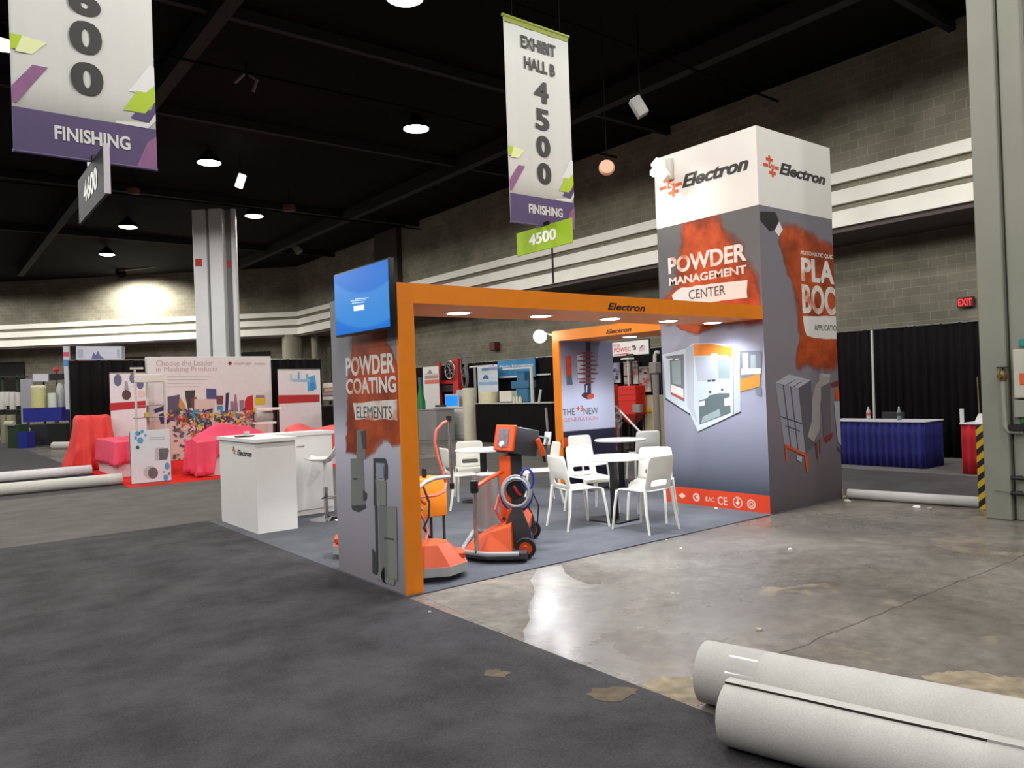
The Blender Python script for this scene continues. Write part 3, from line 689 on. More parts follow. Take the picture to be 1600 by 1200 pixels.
g = MB(); seq = [(2, [(243, 440), (300, 430), (304, 612), (256, 622)]), (3, [(256, 622), (302, 614), (312, 690), (258, 694)])]
for i, pts in seq: g.m(i).poly(px_poly(NP, z1(pts), .003 + .0003 * k)); k += 1
g.build('gun_picture', pal4, panel, label='printed picture of an orange gun')
MB().m(0).soft(px_poly(NP, blob(884, 692, 9, 7, 24, .2, 3), .003), .02).build('powder_spot', pal4[2], panel, label='orange blot low on the panel')
g = MB(); px_text(g, 'THE', NP, (879.4, 649.5), (897.8, 648), (879.4, 639.3), .0); px_text(g, 'NEW', NP, (911.8, 648), (934.5, 646.5), (911.8, 637.5), .0)
g.m(1); px_text(g, '+3', NP, (900.5, 643), (911, 643), (900.5, 634), .02)
g.m(2); px_text(g, 'GENERATION', NP, (880.5, 659.5), (934.5, 657.5), (880.5, 653.5), .0)
g.build('lettering', [M_inkg, M_inko, mat('ink rose', (214, 150, 160), .6)], panel, label='dark and orange headline lettering')
downlight(X0 + .46, 7.78, t)
g = MB(); px_text(g, 'Electron', LP, (947, 521.9), (987, 518.2), (947, 515.4), .02, .3); g.build('beam_lettering', M_inkk, t, label='black slanted lettering on the orange beam')

# flood lamp on the back post
fp = Vector((7.72, 9.12, 2.39))
t = thing('arm_spotlight', 'glaring white flood lamp on an arm beside the far orange post', 'spotlight', fp)
MB().lathe(fp, [(.03, .13), (.08, .1), (.105, .02), (.105, 0), (.092, 0), (0, .012)], 20, (.55, .83, -.05)).build('housing', M_white, t)
MB().lathe(fp + Vector((-.012, -.018, 0)), [(0, -.03), (.06, -.022), (.09, 0), (0, 0.004)], 20, (.55, .83, -.05)).build('lens', mat('flood lens', (255, 255, 255), .5, emit=(245, 248, 255), estr=22), t)
MB().tube([fp + Vector((.06, .1, 0)), fp + Vector((.14, .06, .06)), (7.88, 8.99, 2.40)], .014).build('arm', M_paint, t)
spot('flood_light', fp + Vector((-.05, -.07, 0)), (4.2, 6.6, 0), 80, 120, (.95, .97, 1), .1, .5)

# television on the end panel
t = thing('television', 'wall mounted television with bright blue screen on the end panel', 'television', (2.83, 5.6, 2.09))
tx = 2.85
a, b = PX(521, 430, tx), PX(609, 513, tx)
ya, yb, z0, z1_ = 6.075, 5.108, 2.085, 2.625
MB().rbox((tx, yb, z0), (tx + .05, ya, z1_), .006, 2).build('casing', M_black, t)
m = bpy.data.materials.new('blue screen'); m.use_nodes = True; nt = m.node_tree; N = nt.nodes; L = nt.links
tc = N.new('ShaderNodeTexCoord'); wv = N.new('ShaderNodeTexWave'); wv.wave_type = 'RINGS'; wv.inputs['Scale'].default_value = .55; wv.inputs['Distortion'].default_value = .6
mp = N.new('ShaderNodeMapping'); mp.inputs['Location'].default_value = (0, .1, -1.6)
L.new(tc.outputs['Object'], mp.inputs['Vector']); L.new(mp.outputs['Vector'], wv.inputs['Vector'])
rp = N.new('ShaderNodeValToRGB'); rp.color_ramp.elements[0].color = (*lin((0, 108, 204)), 1); rp.color_ramp.elements[1].color = (*lin((44, 132, 212)), 1)
rp.color_ramp.elements[0].position = .45; rp.color_ramp.elements[1].position = .6
L.new(wv.outputs['Fac'], rp.inputs['Fac']); b_ = N['Principled BSDF']; b_.inputs['Base Color'].default_value = (.01, .01, .01, 1); b_.inputs['Roughness'].default_value = .25
L.new(rp.outputs['Color'], b_.inputs['Emission Color']); b_.inputs['Emission Strength'].default_value = .78
scr = MB().box((tx - .003, yb + .012, z0 + .016), (tx + .004, ya - .012, z1_ - .012)).build('screen', m, t, label='glowing blue screen')
M_scr = mat('screen white', (230, 240, 255), .5, emit=(225, 235, 250), estr=.8); TP = ('X', tx - .003)
g = MB().poly(px_poly(TP, [(552.8, 478.5), (569, 476), (569, 484), (553, 486)], .001))
for y, x0, x1 in ((465.5, 555, 576), (468.5, 548, 572), (472, 550, 570)): g.poly(px_poly(TP, [(x0, y + 1.6), (x1, y - .6), (x1, y + .1), (x0, y + 2.3)], .001))
g.build('screen_message', M_scr, scr)
MB().box((tx + .05, 5.35, 2.2), (2.978, 5.8, 2.5)).build('bracket', M_black, t)

# ================================================================== COUNTER AND STOOL
t = thing('reception_counter', 'white L shaped reception counter with dark lettering', 'counter', (3.4, 9.5, 0))
MB().rbox((3.085, 8.83, 0), (3.57, 10.16, 1.07), .004, 1).build('pedestal', M_white, t)
MB().rbox((3.57, 9.72, 0), (4.45, 10.16, 1.07), .004, 1).build('cabinet', M_white, t)
MB().prism([(3.06, 8.80, 1.07), (3.6, 8.80, 1.07), (3.6, 9.69, 1.07), (4.48, 9.69, 1.07), (4.48, 10.18, 1.07), (3.06, 10.18, 1.07)], (0, 0, .04)).build('countertop', M_white, t)
for x0, x1 in ((3.60, 3.86), (3.88, 4.43)):
    d = MB().rbox((x0, 9.702, .08), (x1, 9.722, 1.02), .003, 1).build('door', M_white, t)
    MB().cyl((x0 + .06, 9.69, .93), (x0 + .16, 9.69, .93), .006, n=8).cyl((x0 + .06, 9.69, .93), (x0 + .06, 9.703, .93), .004, n=8).cyl((x0 + .16, 9.69, .93), (x0 + .16, 9.703, .93), .004, n=8).build('handle', M_steel, d)
g = MB(); CP = ('X', 3.085); px_text(g, 'Electron', CP, (371, 711), (393.5, 713), (371, 702.5), .02, .3)
g.build('lettering', M_inkk, t, label='small dark slanted lettering')
g = MB(); logo(g, CP, (366, 703.5), .05); g.build('emblem', M_inko, t, label='tiny orange emblem')
q = PZ(382, 682.5, 1.11)
t = thing('tray', 'small dark tray with white cup lying on the white counter end', 'tray', (q.x, q.y, 1.11))
MB().lathe((q.x, q.y, 1.11), [(0, 0), (.11, 0), (.13, .015), (.12, .015), (.1, .006), (0, .006)]).build('dish', M_black, t)
MB().lathe((q.x + .03, q.y, 1.116), [(0, 0), (.03, 0), (.038, .06), (.034, .06), (.028, .006), (0, .006)]).build('cup', M_white, t)

sx, sy = 4.10, 9.20
t = thing('bar_stool', 'white bar stool with chrome pedestal in front of the counter', 'bar stool', (sx, sy, 0))
MB().lathe((sx, sy, 0), [(0, 0), (.215, 0), (.215, .008), (.19, .02), (.06, .035), (.035, .06), (0, .06)], 36).build('base', M_chrome, t)
MB().cyl((sx, sy, .03), (sx, sy, .42), .028).build('pole', M_chrome, t)
MB().cyl((sx, sy, .4), (sx, sy, .74), .02).build('gas_lift', M_white, t)
MB().tube([(sx + .02, sy - .02, .30), (sx - .12, sy - .16, .30), (sx, sy - .26, .30), (sx + .14, sy - .16, .30), (sx + .02, sy - .02, .30)], .01).build('foot_ring', M_chrome, t)
SM = Matrix.Translation((sx, sy, .76)) @ Matrix.Rotation(math.radians(-128), 4, 'Z')
def seatfn(u, v):
    x = (u - .5) * .40; y = (v - .5) * .44
    k = abs(2 * u - 1); x *= 1 - .12 * max(0, abs(2 * v - 1) - .55)
    z = .03 * k ** 2 + (.22 * max(0, (v - .62) / .38) ** 1.6) + .03 * max(0, (.2 - v) / .2)
    return SM @ Vector((x, y, z))
MB().grid(seatfn, 10, 14).build('seat', M_white, t, solid=.022, subd=1)
MB().lathe((sx, sy, .72), [(.02, 0), (.09, .03), (.09, .04), (0, .04)]).build('seat_plate', M_chrome, t)

# ================================================================== CHAIRS AND TABLES
M_chair = mat('white plastic', (244, 242, 232), .35, var=.01, scale=4)
def make_chair(label, group):
    t = thing('dining_chair', label, 'chair', (0, 0, 0), group)
    def sfn(u, v):
        x = (u - .5); y = v
        w = .44 - .03 * v
        z = .445 - .012 * (1 - (2 * u - 1) ** 2) - (.05 * max(0, (v - .86) / .14) ** 2)
        return Vector((x * w, -.2 + y * .43, z))
    MB().grid(sfn, 10, 12).build('seat', M_chair, t, solid=.02, subd=1, local=True)
    def bfn(u, v):
        z = .445 + v * .375
        w = (.42 - .02 * v) / 2
        c = (1 - (2 * u - 1) ** 2)
        rr = .05
        x = (2 * u - 1) * w
        if v > .86: x *= 1 - .14 * ((v - .86) / .14) ** 2
        y = -.2 - .075 * v - .035 * c * min(1, v * 2)
        return Vector((x, y, z))
    MB().grid(bfn, 14, 14, keep=lambda i, j: not (j in (2, 3) and 3 <= i <= 10)).build('backrest', M_chair, t, solid=.018, subd=1, local=True)
    for sx_ in (-1, 1):
        MB().tube([(sx_ * .20, .20, .43), (sx_ * .215, .235, .22), (sx_ * .225, .26, 0)], [.017, .016, .013], 10).build('leg', M_chair, t, local=True)
        MB().tube([(sx_ * .205, -.215, .46), (sx_ * .222, -.24, .22), (sx_ * .238, -.285, 0)], [.019, .017, .013], 10).build('leg', M_chair, t, local=True)
    return t
def make_table(label, group):
    t = thing('round_table', label, 'table', (0, 0, 0), group)
    MB().lathe((0, 0, .715), [(0, 0), (.38, 0), (.4, .008), (.4, .022), (.392, .027), (0, .027)], 48).build('tabletop', M_white, t, local=True)
    MB().rbox((-.035, -.035, .02), (.035, .035, .70), .004, 1).rbox((-.15, -.15, .7), (.15, .15, .716), .003, 1).build('pedestal', M_black, t, local=True)
    MB().rbox((-.23, -.23, 0), (.23, .23, .02), .006, 1).build('base', M_black, t, local=True)
    return t
ZB_ = .01
tab = make_table('nearest round white table on a black pedestal close to the tower', 'round tables in the booth'); tab.location = (6.42, 6.34, ZB_); tab.rotation_euler.z = .1
dup(tab, (8.53, 8.25, ZB_), .3, 'farther round white table in front of the red hopper')
dup(tab, (6.3, 8.78, ZB_), .2, 'round white table mostly hidden behind the powder trolley')
GC = 'white chairs around the booth tables'
D_ = math.radians
ch = make_chair('nearest white chair turning its back to the camera left of the near table', GC); ch.location = (5.87, 6.37, ZB_); ch.rotation_euler.z = D_(-102)
for x, y, a, l in ((6.22, 5.70, 0, 'white chair closest to the red tower strip, seen from behind'),
                   (6.63, 6.94, 168, 'white chair on the far side of the near table, its back slot showing'),
                   (6.74, 6.05, 118, 'white chair on the right of the near table, facing left behind another chair'),
                   (8.0, 8.42, 165, 'white chair in front of the lavender banner panel'),
                   (9.45, 8.62, -30, 'white chair beside the tower edge with beige shaded back'),
                   (6.72, 8.08, 65, 'white chair just right of the powder trolley head'),
                   (6.35, 9.15, 150, 'white chair facing the camera left of the powder trolley'),
                   (5.84, 8.6, -106, 'white chair seen edge on behind the grey pole')):
    dup(ch, (x, y, ZB_), D_(a), l)

# ================================================================== POWDER TROLLEYS
M_mo = mat('machine orange', (218, 82, 26), .4, var=.04, scale=5)
M_mg = mat('machine dark grey', (62, 63, 68), .45, var=.08, scale=5)
M_lg = mat('machine light grey', (176, 178, 176), .4, var=.04)
M_hose = mat('clear hose', (176, 180, 184), .25, var=.05)
M_hoseb = mat('blue hose', (44, 58, 150), .35)
M_rub = mat('rubber', (24, 24, 25), .7)
M_stl = mat('stainless drum', (172, 170, 168), .38, metal=.45, var=.2, scale=6, stretch=(1, 1, .2))
M_hoseo = mat('coral hose', (236, 108, 84), .4)
def wheel(mbt, mbh, c, r, w):
    mbt.lathe((c[0] - w / 2, c[1], c[2]), [(r * .62, 0), (r * .95, 0), (r, .012), (r, w - .012), (r * .95, w), (r * .62, w)], 28, (1, 0, 0))
    mbh.lathe((c[0] - w / 2 - .002, c[1], c[2]), [(0, .0), (r * .2, -.006), (r * .28, .008), (r * .62, .004), (r * .66, .012), (r * .66, w - .01), (r * .28, w - .004), (0, w + .006)], 28, (1, 0, 0))
octo = lambda hx, y0, y1, c, z: [(-hx + c, y1, z), (-hx, y1 - c, z), (-hx, y0, z), (hx, y0, z), (hx, y1 - c, z), (hx - c, y1, z)]
A = dict(local=True)
t = thing('powder_trolley', 'orange and grey powder coating trolley with hose coil beside the white chairs', 'powder coating machine', (4.74, 5.88, .01), None, D_(47))
plate = lambda k, z: [(-.66 * k, -.02, z), (-.66 * k, .34 * k, z), (-.5 * k, .60 * k, z), (.48 * k, .62 * k, z), (.62 * k, .45 * k, z), (.62 * k, -.02, z)]
MB().prism(plate(1, .04), (0, 0, .05)).prism(plate(.9, .0), (0, 0, .04)).build('chassis', M_mg, t, **A)
MB().tube([(-.655, .05, .085), (-.66, .34, .085), (-.5, .60, .085), (.48, .62, .085), (.62, .45, .085)], .022).build('rim', M_lg, t, **A)
cv = [(-.58, .12, .09), (-.58, .42, .09), (-.47, .575, .09), (-.2, .575, .09), (-.08, .42, .09), (-.08, .12, .09)]
top = [(-.5, .13, .31), (-.5, .34, .25), (-.42, .50, .17), (-.24, .50, .17), (-.14, .34, .25), (-.14, .13, .33)]
g = MB(); g.add(cv + top, [tuple(range(6, 12))] + [(i, (i + 1) % 6, (i + 1) % 6 + 6, i + 6) for i in range(6)] + [(5, 4, 3, 2, 1, 0)])
g.build('cover', M_mo, t, **A)
MB().lathe((.46, .46, .09), [(0, 0), (.115, 0), (.115, .57), (.12, .58), (.12, .60), (.09, .615), (0, .615)], 32).lathe((.46, .46, .10), [(.116, 0), (.125, .005), (.125, .02), (.116, .025)]).build('hopper', M_stl, t, **A)
MB().cyl((-.6, .44, .09), (-.6, .44, .68), .019).build('front_pole', M_chrome, t, **A)
MB().rbox((-.64, .405, .64), (-.56, .475, .76), .01, 1).build('clamp', M_black, t, **A)
MB().tube([(-.6, .42, .70), (-.4, .34, .74), (-.15, .22, .78)], .02).build('arm', M_mo, t, **A)
CT_ = Matrix.Translation((-.04, .16, 0)) @ Matrix.Rotation(D_(42), 4, 'Z')
def cm(p): return CT_ @ Vector(p)
MB().prism([cm(p) for p in ((-.085, -.10, .09), (-.085, .06, .09), (-.085, .045, .93), (-.085, -.085, .93))], cm((.085, 0, 0)) - cm((-.085, 0, 0))).build('column', M_mg, t, **A)
MB().prism([cm(p) for p in ((-.088, .06, .32), (-.088, .075, .32), (-.088, .06, .93), (-.088, .045, .93))], cm((.088, 0, 0)) - cm((-.088, 0, 0))).build('column_cover', M_mo, t, **A)
HM = Matrix.Translation((-.06, .11, 1.06)) @ Matrix.Rotation(D_(42), 4, 'Z') @ Matrix.Rotation(.2, 4, 'X')
hd = MB().rbox((-.15, -.19, -.12), (.15, .10, .14), .012, 2, HM).build('control_head', M_mg, t, label='dark grey control head', **A)
MB().rbox((-.155, .095, -.105), (.155, .13, .15), .008, 1, HM).build('front_panel', M_mo, hd, label='orange control panel', **A)
MB().rbox((-.085, .122, -.07), (.085, .136, .11), .003, 1, HM).build('display', mat('control display', (120, 110, 116), .3, var=.3, scale=30), hd, **A)
MB().lathe(HM @ Vector((.0, .136, -.04)), [(0, .022), (.026, .02), (.03, 0)], 16, HM.to_3x3() @ Vector((0, 1, 0))).build('knob', M_white, hd, **A)
MB().rbox((-.12, -.37, .02), (-.02, -.36, .15), .001, 1, HM).box((-.1, -.37, .08), (-.06, -.19, .095), HM).build('holder_plate', M_lg, t, **A)
gn = MB().tube([HM @ Vector((-.19, -.14, .05)), HM @ Vector((-.2, -.19, -.03)), HM @ Vector((-.2, -.23, -.10))], [.024, .028, .024], 12).build('spray_gun', M_mo, t, label='orange spray gun', **A)
MB().tube([HM @ Vector((-.2, -.23, -.10)), HM @ Vector((-.2, -.26, -.16))], [.018, .013], 10).build('nozzle', M_black, gn, **A)
cw = Vector((-.24, .09, .60))
for k, (r, off, mm) in enumerate(((.135, 0, M_hose), (.125, -.02, M_hose), (.14, .02, M_hose), (.118, .012, M_lg), (.15, .035, M_hoseb))):
    MB().tube([cw + Vector((off, math.cos(a) * r, math.sin(a) * r * 1.08 - .01 * k)) for a in [2 * PI * i / 36 for i in range(36)]], .012, 8, True).build('hose_coil', mm, t, **A)
MB().lathe(cw + Vector((-.01, 0, .01)), [(0, 0), (.085, 0), (.095, .02), (.09, .045), (0, .1)], 24, (1, 0, 0)).build('reel_hub', M_black, t, **A)
MB().tube([cw + Vector((-.02, .02, .05)), cw + Vector((-.03, -.02, -.02)), cw + Vector((-.02, -.05, -.04))], .016, 8).build('red_line', mat('red hose', (150, 28, 34), .4), t, **A)
MB().tube([cw + Vector((.0, -.11 + math.cos(a) * .06, .11 + math.sin(a) * .1)) for a in [2 * PI * i / 24 for i in range(24)]], .012, 8, True).build('hose_loop', M_hoseb, t, label='blue hose loop', **A)
MB().tube([(-.14, .26, .56), (-.2, .30, .42), (-.17, .26, .32), (-.14, .2, .24)], .014, 8).build('feed_hose', M_hoseo, t, **A)
MB().tube([(-.15, -.04, .62), (-.2, -.12, .45), (-.16, -.1, .28), (-.14, .0, .2)], .007, 8).build('cable', M_rub, t, **A)
for sx_ in (-.34, .30):
    MB().prism([(sx_, .24, .08), (sx_, .2, .28), (sx_, .12, .46), (sx_, .04, .46), (sx_, -.04, .24), (sx_, -.06, .1), (sx_, .02, .05)], (.04, 0, 0)).build('fender', M_mg, t, **A)
MB().prism([(-.3, .22, .12), (-.3, .18, .42), (-.3, .08, .44), (-.3, -.02, .28), (-.3, .0, .12)], (.6, 0, 0)).build('rear_cover', M_mo, t, **A)
MB().cyl((-.46, 0, .095), (.46, 0, .095), .012, n=10).build('axle', M_steel, t, **A)
for sx_ in (-.46, .46):
    a_, b_2 = MB(), MB(); wheel(a_, b_2, (sx_, 0, .097), .097, .05)
    w_ = a_.build('wheel', M_rub, t, **A); b_2.build('hub', M_mo, w_, label='orange wheel hub', **A)

# second trolley, mostly behind the end panel
def trolley_low(loc, rz, label, mast):
    t = thing('powder_trolley', label, 'powder coating machine', loc, None, rz)
    pts = octo(.27, -.34, .36, .16, .05)
    MB().prism(pts, (0, 0, .075)).build('rim', M_lg, t, label='light grey bumper rim', **A)
    MB().prism(octo(.22, -.3, .3, .13, .0), (0, 0, .05)).build('chassis', M_mg, t, **A)
    lo = octo(.265, -.34, .355, .155, .125); hi = octo(.16, -.25, .20, .09, .29)
    g = MB(); g.add(lo + hi, [tuple(range(6, 12)), (5, 4, 3, 2, 1, 0)] + [(i, (i + 1) % 6, (i + 1) % 6 + 6, i + 6) for i in range(6)])
    g.build('cover', M_mo, t, label='faceted orange cover', **A)
    MB().rbox((-.14, .24, .155), (.10, .345, .20), .006, 1, Matrix.Rotation(0, 4, 'X')).build('step', mat('machine orange shade', (206, 78, 30), .5), t, **A)
    MB().prism([(-.07, -.2, .28), (-.07, -.08, .28), (-.07, -.12, mast), (-.07, -.22, mast)], (.14, 0, 0)).build('column', M_mg, t, **A)
    for sx_ in (-.25, .25):
        a_, b_2 = MB(), MB(); wheel(a_, b_2, (sx_, -.27, .10), .10, .04)
        w_ = a_.build('wheel', M_rub, t, **A); b_2.build('hub', M_mo, w_, label='orange wheel hub', **A)
    return t
t = trolley_low((3.40, 5.66, .01), D_(-118), 'powder trolley behind the orange post with a faceted orange cover', 1.1)
P_ = Vector((3.72, 5.98, 0))
gp = PD(706, 755, 7.15); gq = PD(701.5, 657, 7.15)
ti = (Matrix.Translation(t.location) @ Matrix.Rotation(D_(-118), 4, 'Z')).inverted()
L_ = lambda v: ti @ Vector(v)
gpole = MB().cyl(L_(gp), L_(gq), .016).build('gun_pole', M_steel, t, **A)
d_ = (gq - gp).normalized()
MB().cyl(L_(gq), L_(gq + d_ * .045), .026).cyl(L_(gp), L_(gp - d_ * .055), .022).build('pole_cap', M_black, gpole, **A)
am = PD(703, 745, 7.15)
MB().tube([L_(am), L_(PD(680, 747, 7.0)), L_(PD(664, 754, 6.8)), L_(PD(640, 775, 6.6)), L_((3.5, 5.85, .55))], .02).build('arm', M_lg, t, **A)
MB().tube([L_(gq), L_(PD(692, 661, 7.12)), L_(PD(682, 672, 7.1)), L_(PD(679, 690, 7.1)), L_(PD(684, 715, 7.1)), L_(PD(692, 738, 7.1)), L_(PD(697, 755, 7.1)), L_(PD(694, 768, 7.0)), L_(PD(682, 774, 6.9)), L_(PD(650, 778, 6.7)), L_((3.52, 5.8, .6))], .013).build('feed_hose', M_hoseo, t, label='coral feed hose', **A)
MB().tube([L_((3.55, 5.8, .62)), L_(PD(662, 762, 6.75)), L_(PD(671, 785, 6.7)), L_(PD(670, 808, 6.65)), L_(PD(662, 825, 6.6)), L_((3.55, 5.8, .3))], .009).build('cable', M_rub, t, **A)
MB().tube([L_(PD(655, 800, 6.7)), L_(PD(664, 815, 6.7)), L_(PD(668, 832, 6.65)), L_(PD(664, 850, 6.55))], .012).build('drain_hose', M_hoseo, t, **A)
bx = PD(664, 757, 7.6)
t = thing('orange_bin', 'small orange box behind the grey arm beside the orange post', 'box', (bx.x, bx.y, .01))
MB().rbox((bx.x - .2, bx.y - .15, .36), (bx.x + .16, bx.y + .15, .74), .012, 2).build('body', mat('amber orange', (240, 142, 40), .45), t)
MB().rbox((bx.x - .04, bx.y - .05, .74), (bx.x + .0, bx.y, .84), .01, 1).build('latch', M_black, t)
for sx_ in (-.17, .13):
    for sy_ in (-.12, .12): MB().cyl((bx.x + sx_, bx.y + sy_, .01), (bx.x + sx_, bx.y + sy_, .36), .014, n=8).build('leg', M_mg, t)
trolley_low((3.50, 6.83, .01), D_(62), 'powder trolley whose orange tip peeks out left of the printed end panel', .95)

# ================================================================== HANGING BANNERS
M_cloth = mat('white banner cloth', (188, 189, 184), .7, var=.02, scale=2, bump=.25, stretch=(3, 1, .3))
M_purple = mat('purple banner ink', (74, 60, 98), .7, var=.08, scale=3)
M_lime = mat('lime ink', (156, 182, 26), .6, var=.04)
M_mauve = mat('mauve ink', (126, 82, 120), .7, var=.1)
M_char = mat('charcoal ink', (40, 39, 38), .65)
M_pale = mat('pale grey ink', (204, 206, 204), .7)
M_plime = mat('pale lime ink', (206, 214, 160), .7)
def banner(label, x0, x1, y, z0, z1, px, shift, rod):
    """px(x, y): picture point of the artwork to a point on the cloth"""
    t = thing('hanging_banner', label, 'banner', ((x0 + x1) / 2, y, z0), 'aisle banners')
    def fn(u, v): return Vector((x0 + (x1 - x0) * u, y + .003 * math.sin(u * 19 + 1) + .002 * math.sin(u * 37), z0 + (z1 - z0) * v))
    MB().grid(fn, 40, 4).build('cloth', M_cloth, t, solid=.004)
    MB().cyl((x0 - .02, y, z1), (x1 + .02, y, z1), .022, n=10).build('top_rod', mat('banner top rod', (128, 140, 40), .5), t)
    MB().cyl((x0 - .005, y, z0 + .01), (x1 + .005, y, z0 + .01), .013, n=10).build('bottom_rod', mat('banner bottom rod', (84, 72, 110), .5), t)
    MB().cyl((x0 + .15, y, z1), (x0 + .15, y, ZC), .006, n=6).cyl((x1 - .15, y, z1), (x1 - .15, y, ZC), .006, n=6).build('hanging_wire', M_dark, t)
    W_, H = x1 - x0, z1 - z0
    def q(u, v, k=0): return Vector((x0 + W_ * u, y - .0075 - .0006 * k, z0 + W_ * v))
    def qa(u, v, k=0): return q(u, v * .79, k)
    g = MB()
    for k, (i, pts) in enumerate([(0, [(0, 0), (1, 0), (1, .43), (0, .43)]), (1, [(.84, .0), (1, 0), (1, .36), (.93, .28)]), (1, [(.0, .47), (.0, .62), (.14, .86), (.24, .86), (.03, .47)]), (3, [(0, .98), (0, 1.12), (.08, 1.12), (.04, .98)]), (5, [(.03, .96), (.14, .96), (.24, 1.10), (.08, 1.12)]),
                                  (4, [(.80, .78), (.97, 1.10), (1.0, 1.08), (1.0, .80)]), (2, [(.70, .43), (.94, .43), (1.0, .52), (1.0, .60), (.95, .49), (.70, .455)]), (0, [(.81, .51), (.87, .62), (.96, .62), (1, .72), (1, .60), (.95, .49)]), (3, [(.76, .58), (.86, .80), (.93, .80), (1, .89), (1, .72), (.92, .58)])]):
        g.m(i).poly([qa(u, v, k) for u, v in pts])
    g.build('artwork', [M_purple, M_mauve, mat('banner white', (198, 198, 194), .7), M_lime, M_pale, M_plime], t, label='purple foot with lime and mauve slanted shapes')
    g = MB()
    put_text(g, 'FINISHING', q(.27, .135, 0), (1, 0, 0), (0, 0, 1), W_ * .53, W_ * .11, .03, lift=.0062)
    g.build('foot_lettering', mat('banner white', (198, 198, 194), .7), t, label='white lettering on purple')
    return t, q, W_, H
BY = 8.0
t, q, W_, H = banner('tall hanging banner in the middle reading exhibit hall with four stacked numerals', 6.335, 7.5, BY, 3.82, 6.61, None, 0, (128, 140, 40))
g = MB()
put_text(g, 'EXHIBIT', q(.24, 2.08), (1, 0, 0), (0, 0, 1), W_ * .54, W_ * .145, .036, lift=.0062)
put_text(g, 'HALL B', q(.28, 1.84), (1, 0, 0), (0, 0, 1), W_ * .48, W_ * .145, .036, lift=.0062)
g.build('lettering', M_char, t, label='charcoal lettering at the top'); g = MB()
for c, z in (('4', 1.48), ('5', 1.15), ('0', .83), ('0', .505)): put_text(g, c, q(.43, z), (1, 0, 0), (0, 0, 1), W_ * .2, W_ * .255, .06, lift=.0062)
g.build('numerals', M_char, t, label='four stacked charcoal numerals'); g = MB()
g.poly([q(0, H / W_ - .07, 1), q(1, H / W_ - .07, 1), q(1, H / W_, 1), q(0, H / W_, 1)])
g.build('top_band', mat('dull lime', (120, 130, 40), .7), t, label='dull lime band along the top edge')
t, q, W_, H = banner('large hanging banner cut by the top left corner with stacked zeros', .735, 1.925, BY, 3.86, 6.65, None, 0, (92, 80, 120))
g = MB()
for c, z in (('4', 1.48), ('6', 1.15), ('0', .845), ('0', .52)): put_text(g, c, q(.40, z), (1, 0, 0), (0, 0, 1), W_ * .21, W_ * .26, .06, lift=.0062)
g.build('numerals', M_char, t, label='stacked charcoal numerals'); g = MB()
put_text(g, 'EXHIBIT', q(.24, 2.08), (1, 0, 0), (0, 0, 1), W_ * .54, W_ * .145, .036, lift=.0062)
put_text(g, 'HALL B', q(.28, 1.84), (1, 0, 0), (0, 0, 1), W_ * .48, W_ * .145, .036, lift=.0062)
g.build('lettering', M_char, t, label='charcoal lettering at the top')
def aisle_sign(label, x, y0, y1, z0, z1, body, face, txt, rodz):
    t = thing('aisle_sign', label, 'sign', (x, (y0 + y1) / 2, z0), 'aisle number signs')
    MB().rbox((x - .012, y0, z0), (x + .012, y1, z1), .002, 1).build('board', mat(label[:12], body, .7, var=.05), t)
    u = Vector((0, -1, 0)); w = (y1 - y0)
    g = MB(); put_text(g, txt, (x - .0125, y1 - w * .24, z0 + (z1 - z0) * .3), u, (0, 0, 1), w * .5, (z1 - z0) * .48, .04, lift=.003)
    g.build('numerals', mat('sign white', face, .6), t, label='white numerals')
    MB().rbox((x - .015, (y0 + y1) / 2 - .14, z1 - .01), (x + .015, (y0 + y1) / 2 + .14, z1 + .05), .004, 1).build('clip', M_black, t)
    return t
aisle_sign('lime green plate with four white numerals hanging under the middle banner', 6.92, 7.43, 8.60, 3.5, 3.83, (150, 186, 20), (246, 246, 240), '4500', 3.8)
t = aisle_sign('dark grey plate with white numerals hanging under the corner banner', 1.36, 7.36, 8.75, 3.42, 3.86, (24, 24, 25), (150, 152, 142), '4600', 3.8)
MB().rbox((1.335, 7.345, 3.42), (1.385, 7.362, 3.86), .003, 1).build('end_rail', mat('pale rail', (196, 188, 196), .5), t, label='pale end rail')
# things hung near the ceiling
p = PD(948, 262, 14.5)
t = thing('round_speaker', 'round pinkish disc high up left of the white tower top', 'speaker', p)
MB().lathe(p, [(0, -.07), (.12, -.06), (.15, -.01), (.147, .03), (.07, .07), (0, .07)], 28, fw).build('shell', mat('pink beige shell', (236, 176, 148), .6, var=.06), t)
MB().cyl(p + up * .14, (p.x, p.y, ZC), .008, n=6).build('hanger', M_dark, t)
for x, y, d, s, tilt, c, l, kind in ((1000, 166, 14.5, .17, .5, (150, 150, 146), 'grey tilted box speaker against the black ceiling right of the middle banner', 'box_speaker'),
                       (464, 386, 36, .26, .6, (140, 140, 132), 'small grey tilted box speaker above the far wall corner', 'box_speaker'),
                       (208, 299, 24, .2, 0, (120, 84, 70), 'dim brown box hanging right of the dark grey plate', 'hanging_box'),
                       (452, 325, 26, .22, 0, (96, 66, 58), 'dim brown box hanging right of the column top', 'hanging_box')):
    p = PD(x, y, d)
    t = thing(kind, l, 'speaker' if kind == 'box_speaker' else 'junction box', p)
    MB().rbox((-.8 * s, -.6 * s, -1.1 * s if tilt else -.5 * s), (.8 * s if not tilt else .45 * s, .6 * s, 1.1 * s if tilt else .5 * s), .02, 2, Matrix.Translation(p) @ Matrix.Rotation(tilt, 4, -fw) @ Matrix.Rotation(PSI - PI / 2, 4, 'Z')).build('cabinet', mat('box %d' % x, c, .6, var=.05), t)
    MB().cyl(p, (p.x, p.y, ZC), .015, n=6).build('hanger', M_dark, t)
p = PD(385, 122, 16)
t = thing('rigging_clamp', 'small pale rigging fitting glinting under the black ceiling', 'rigging', p)
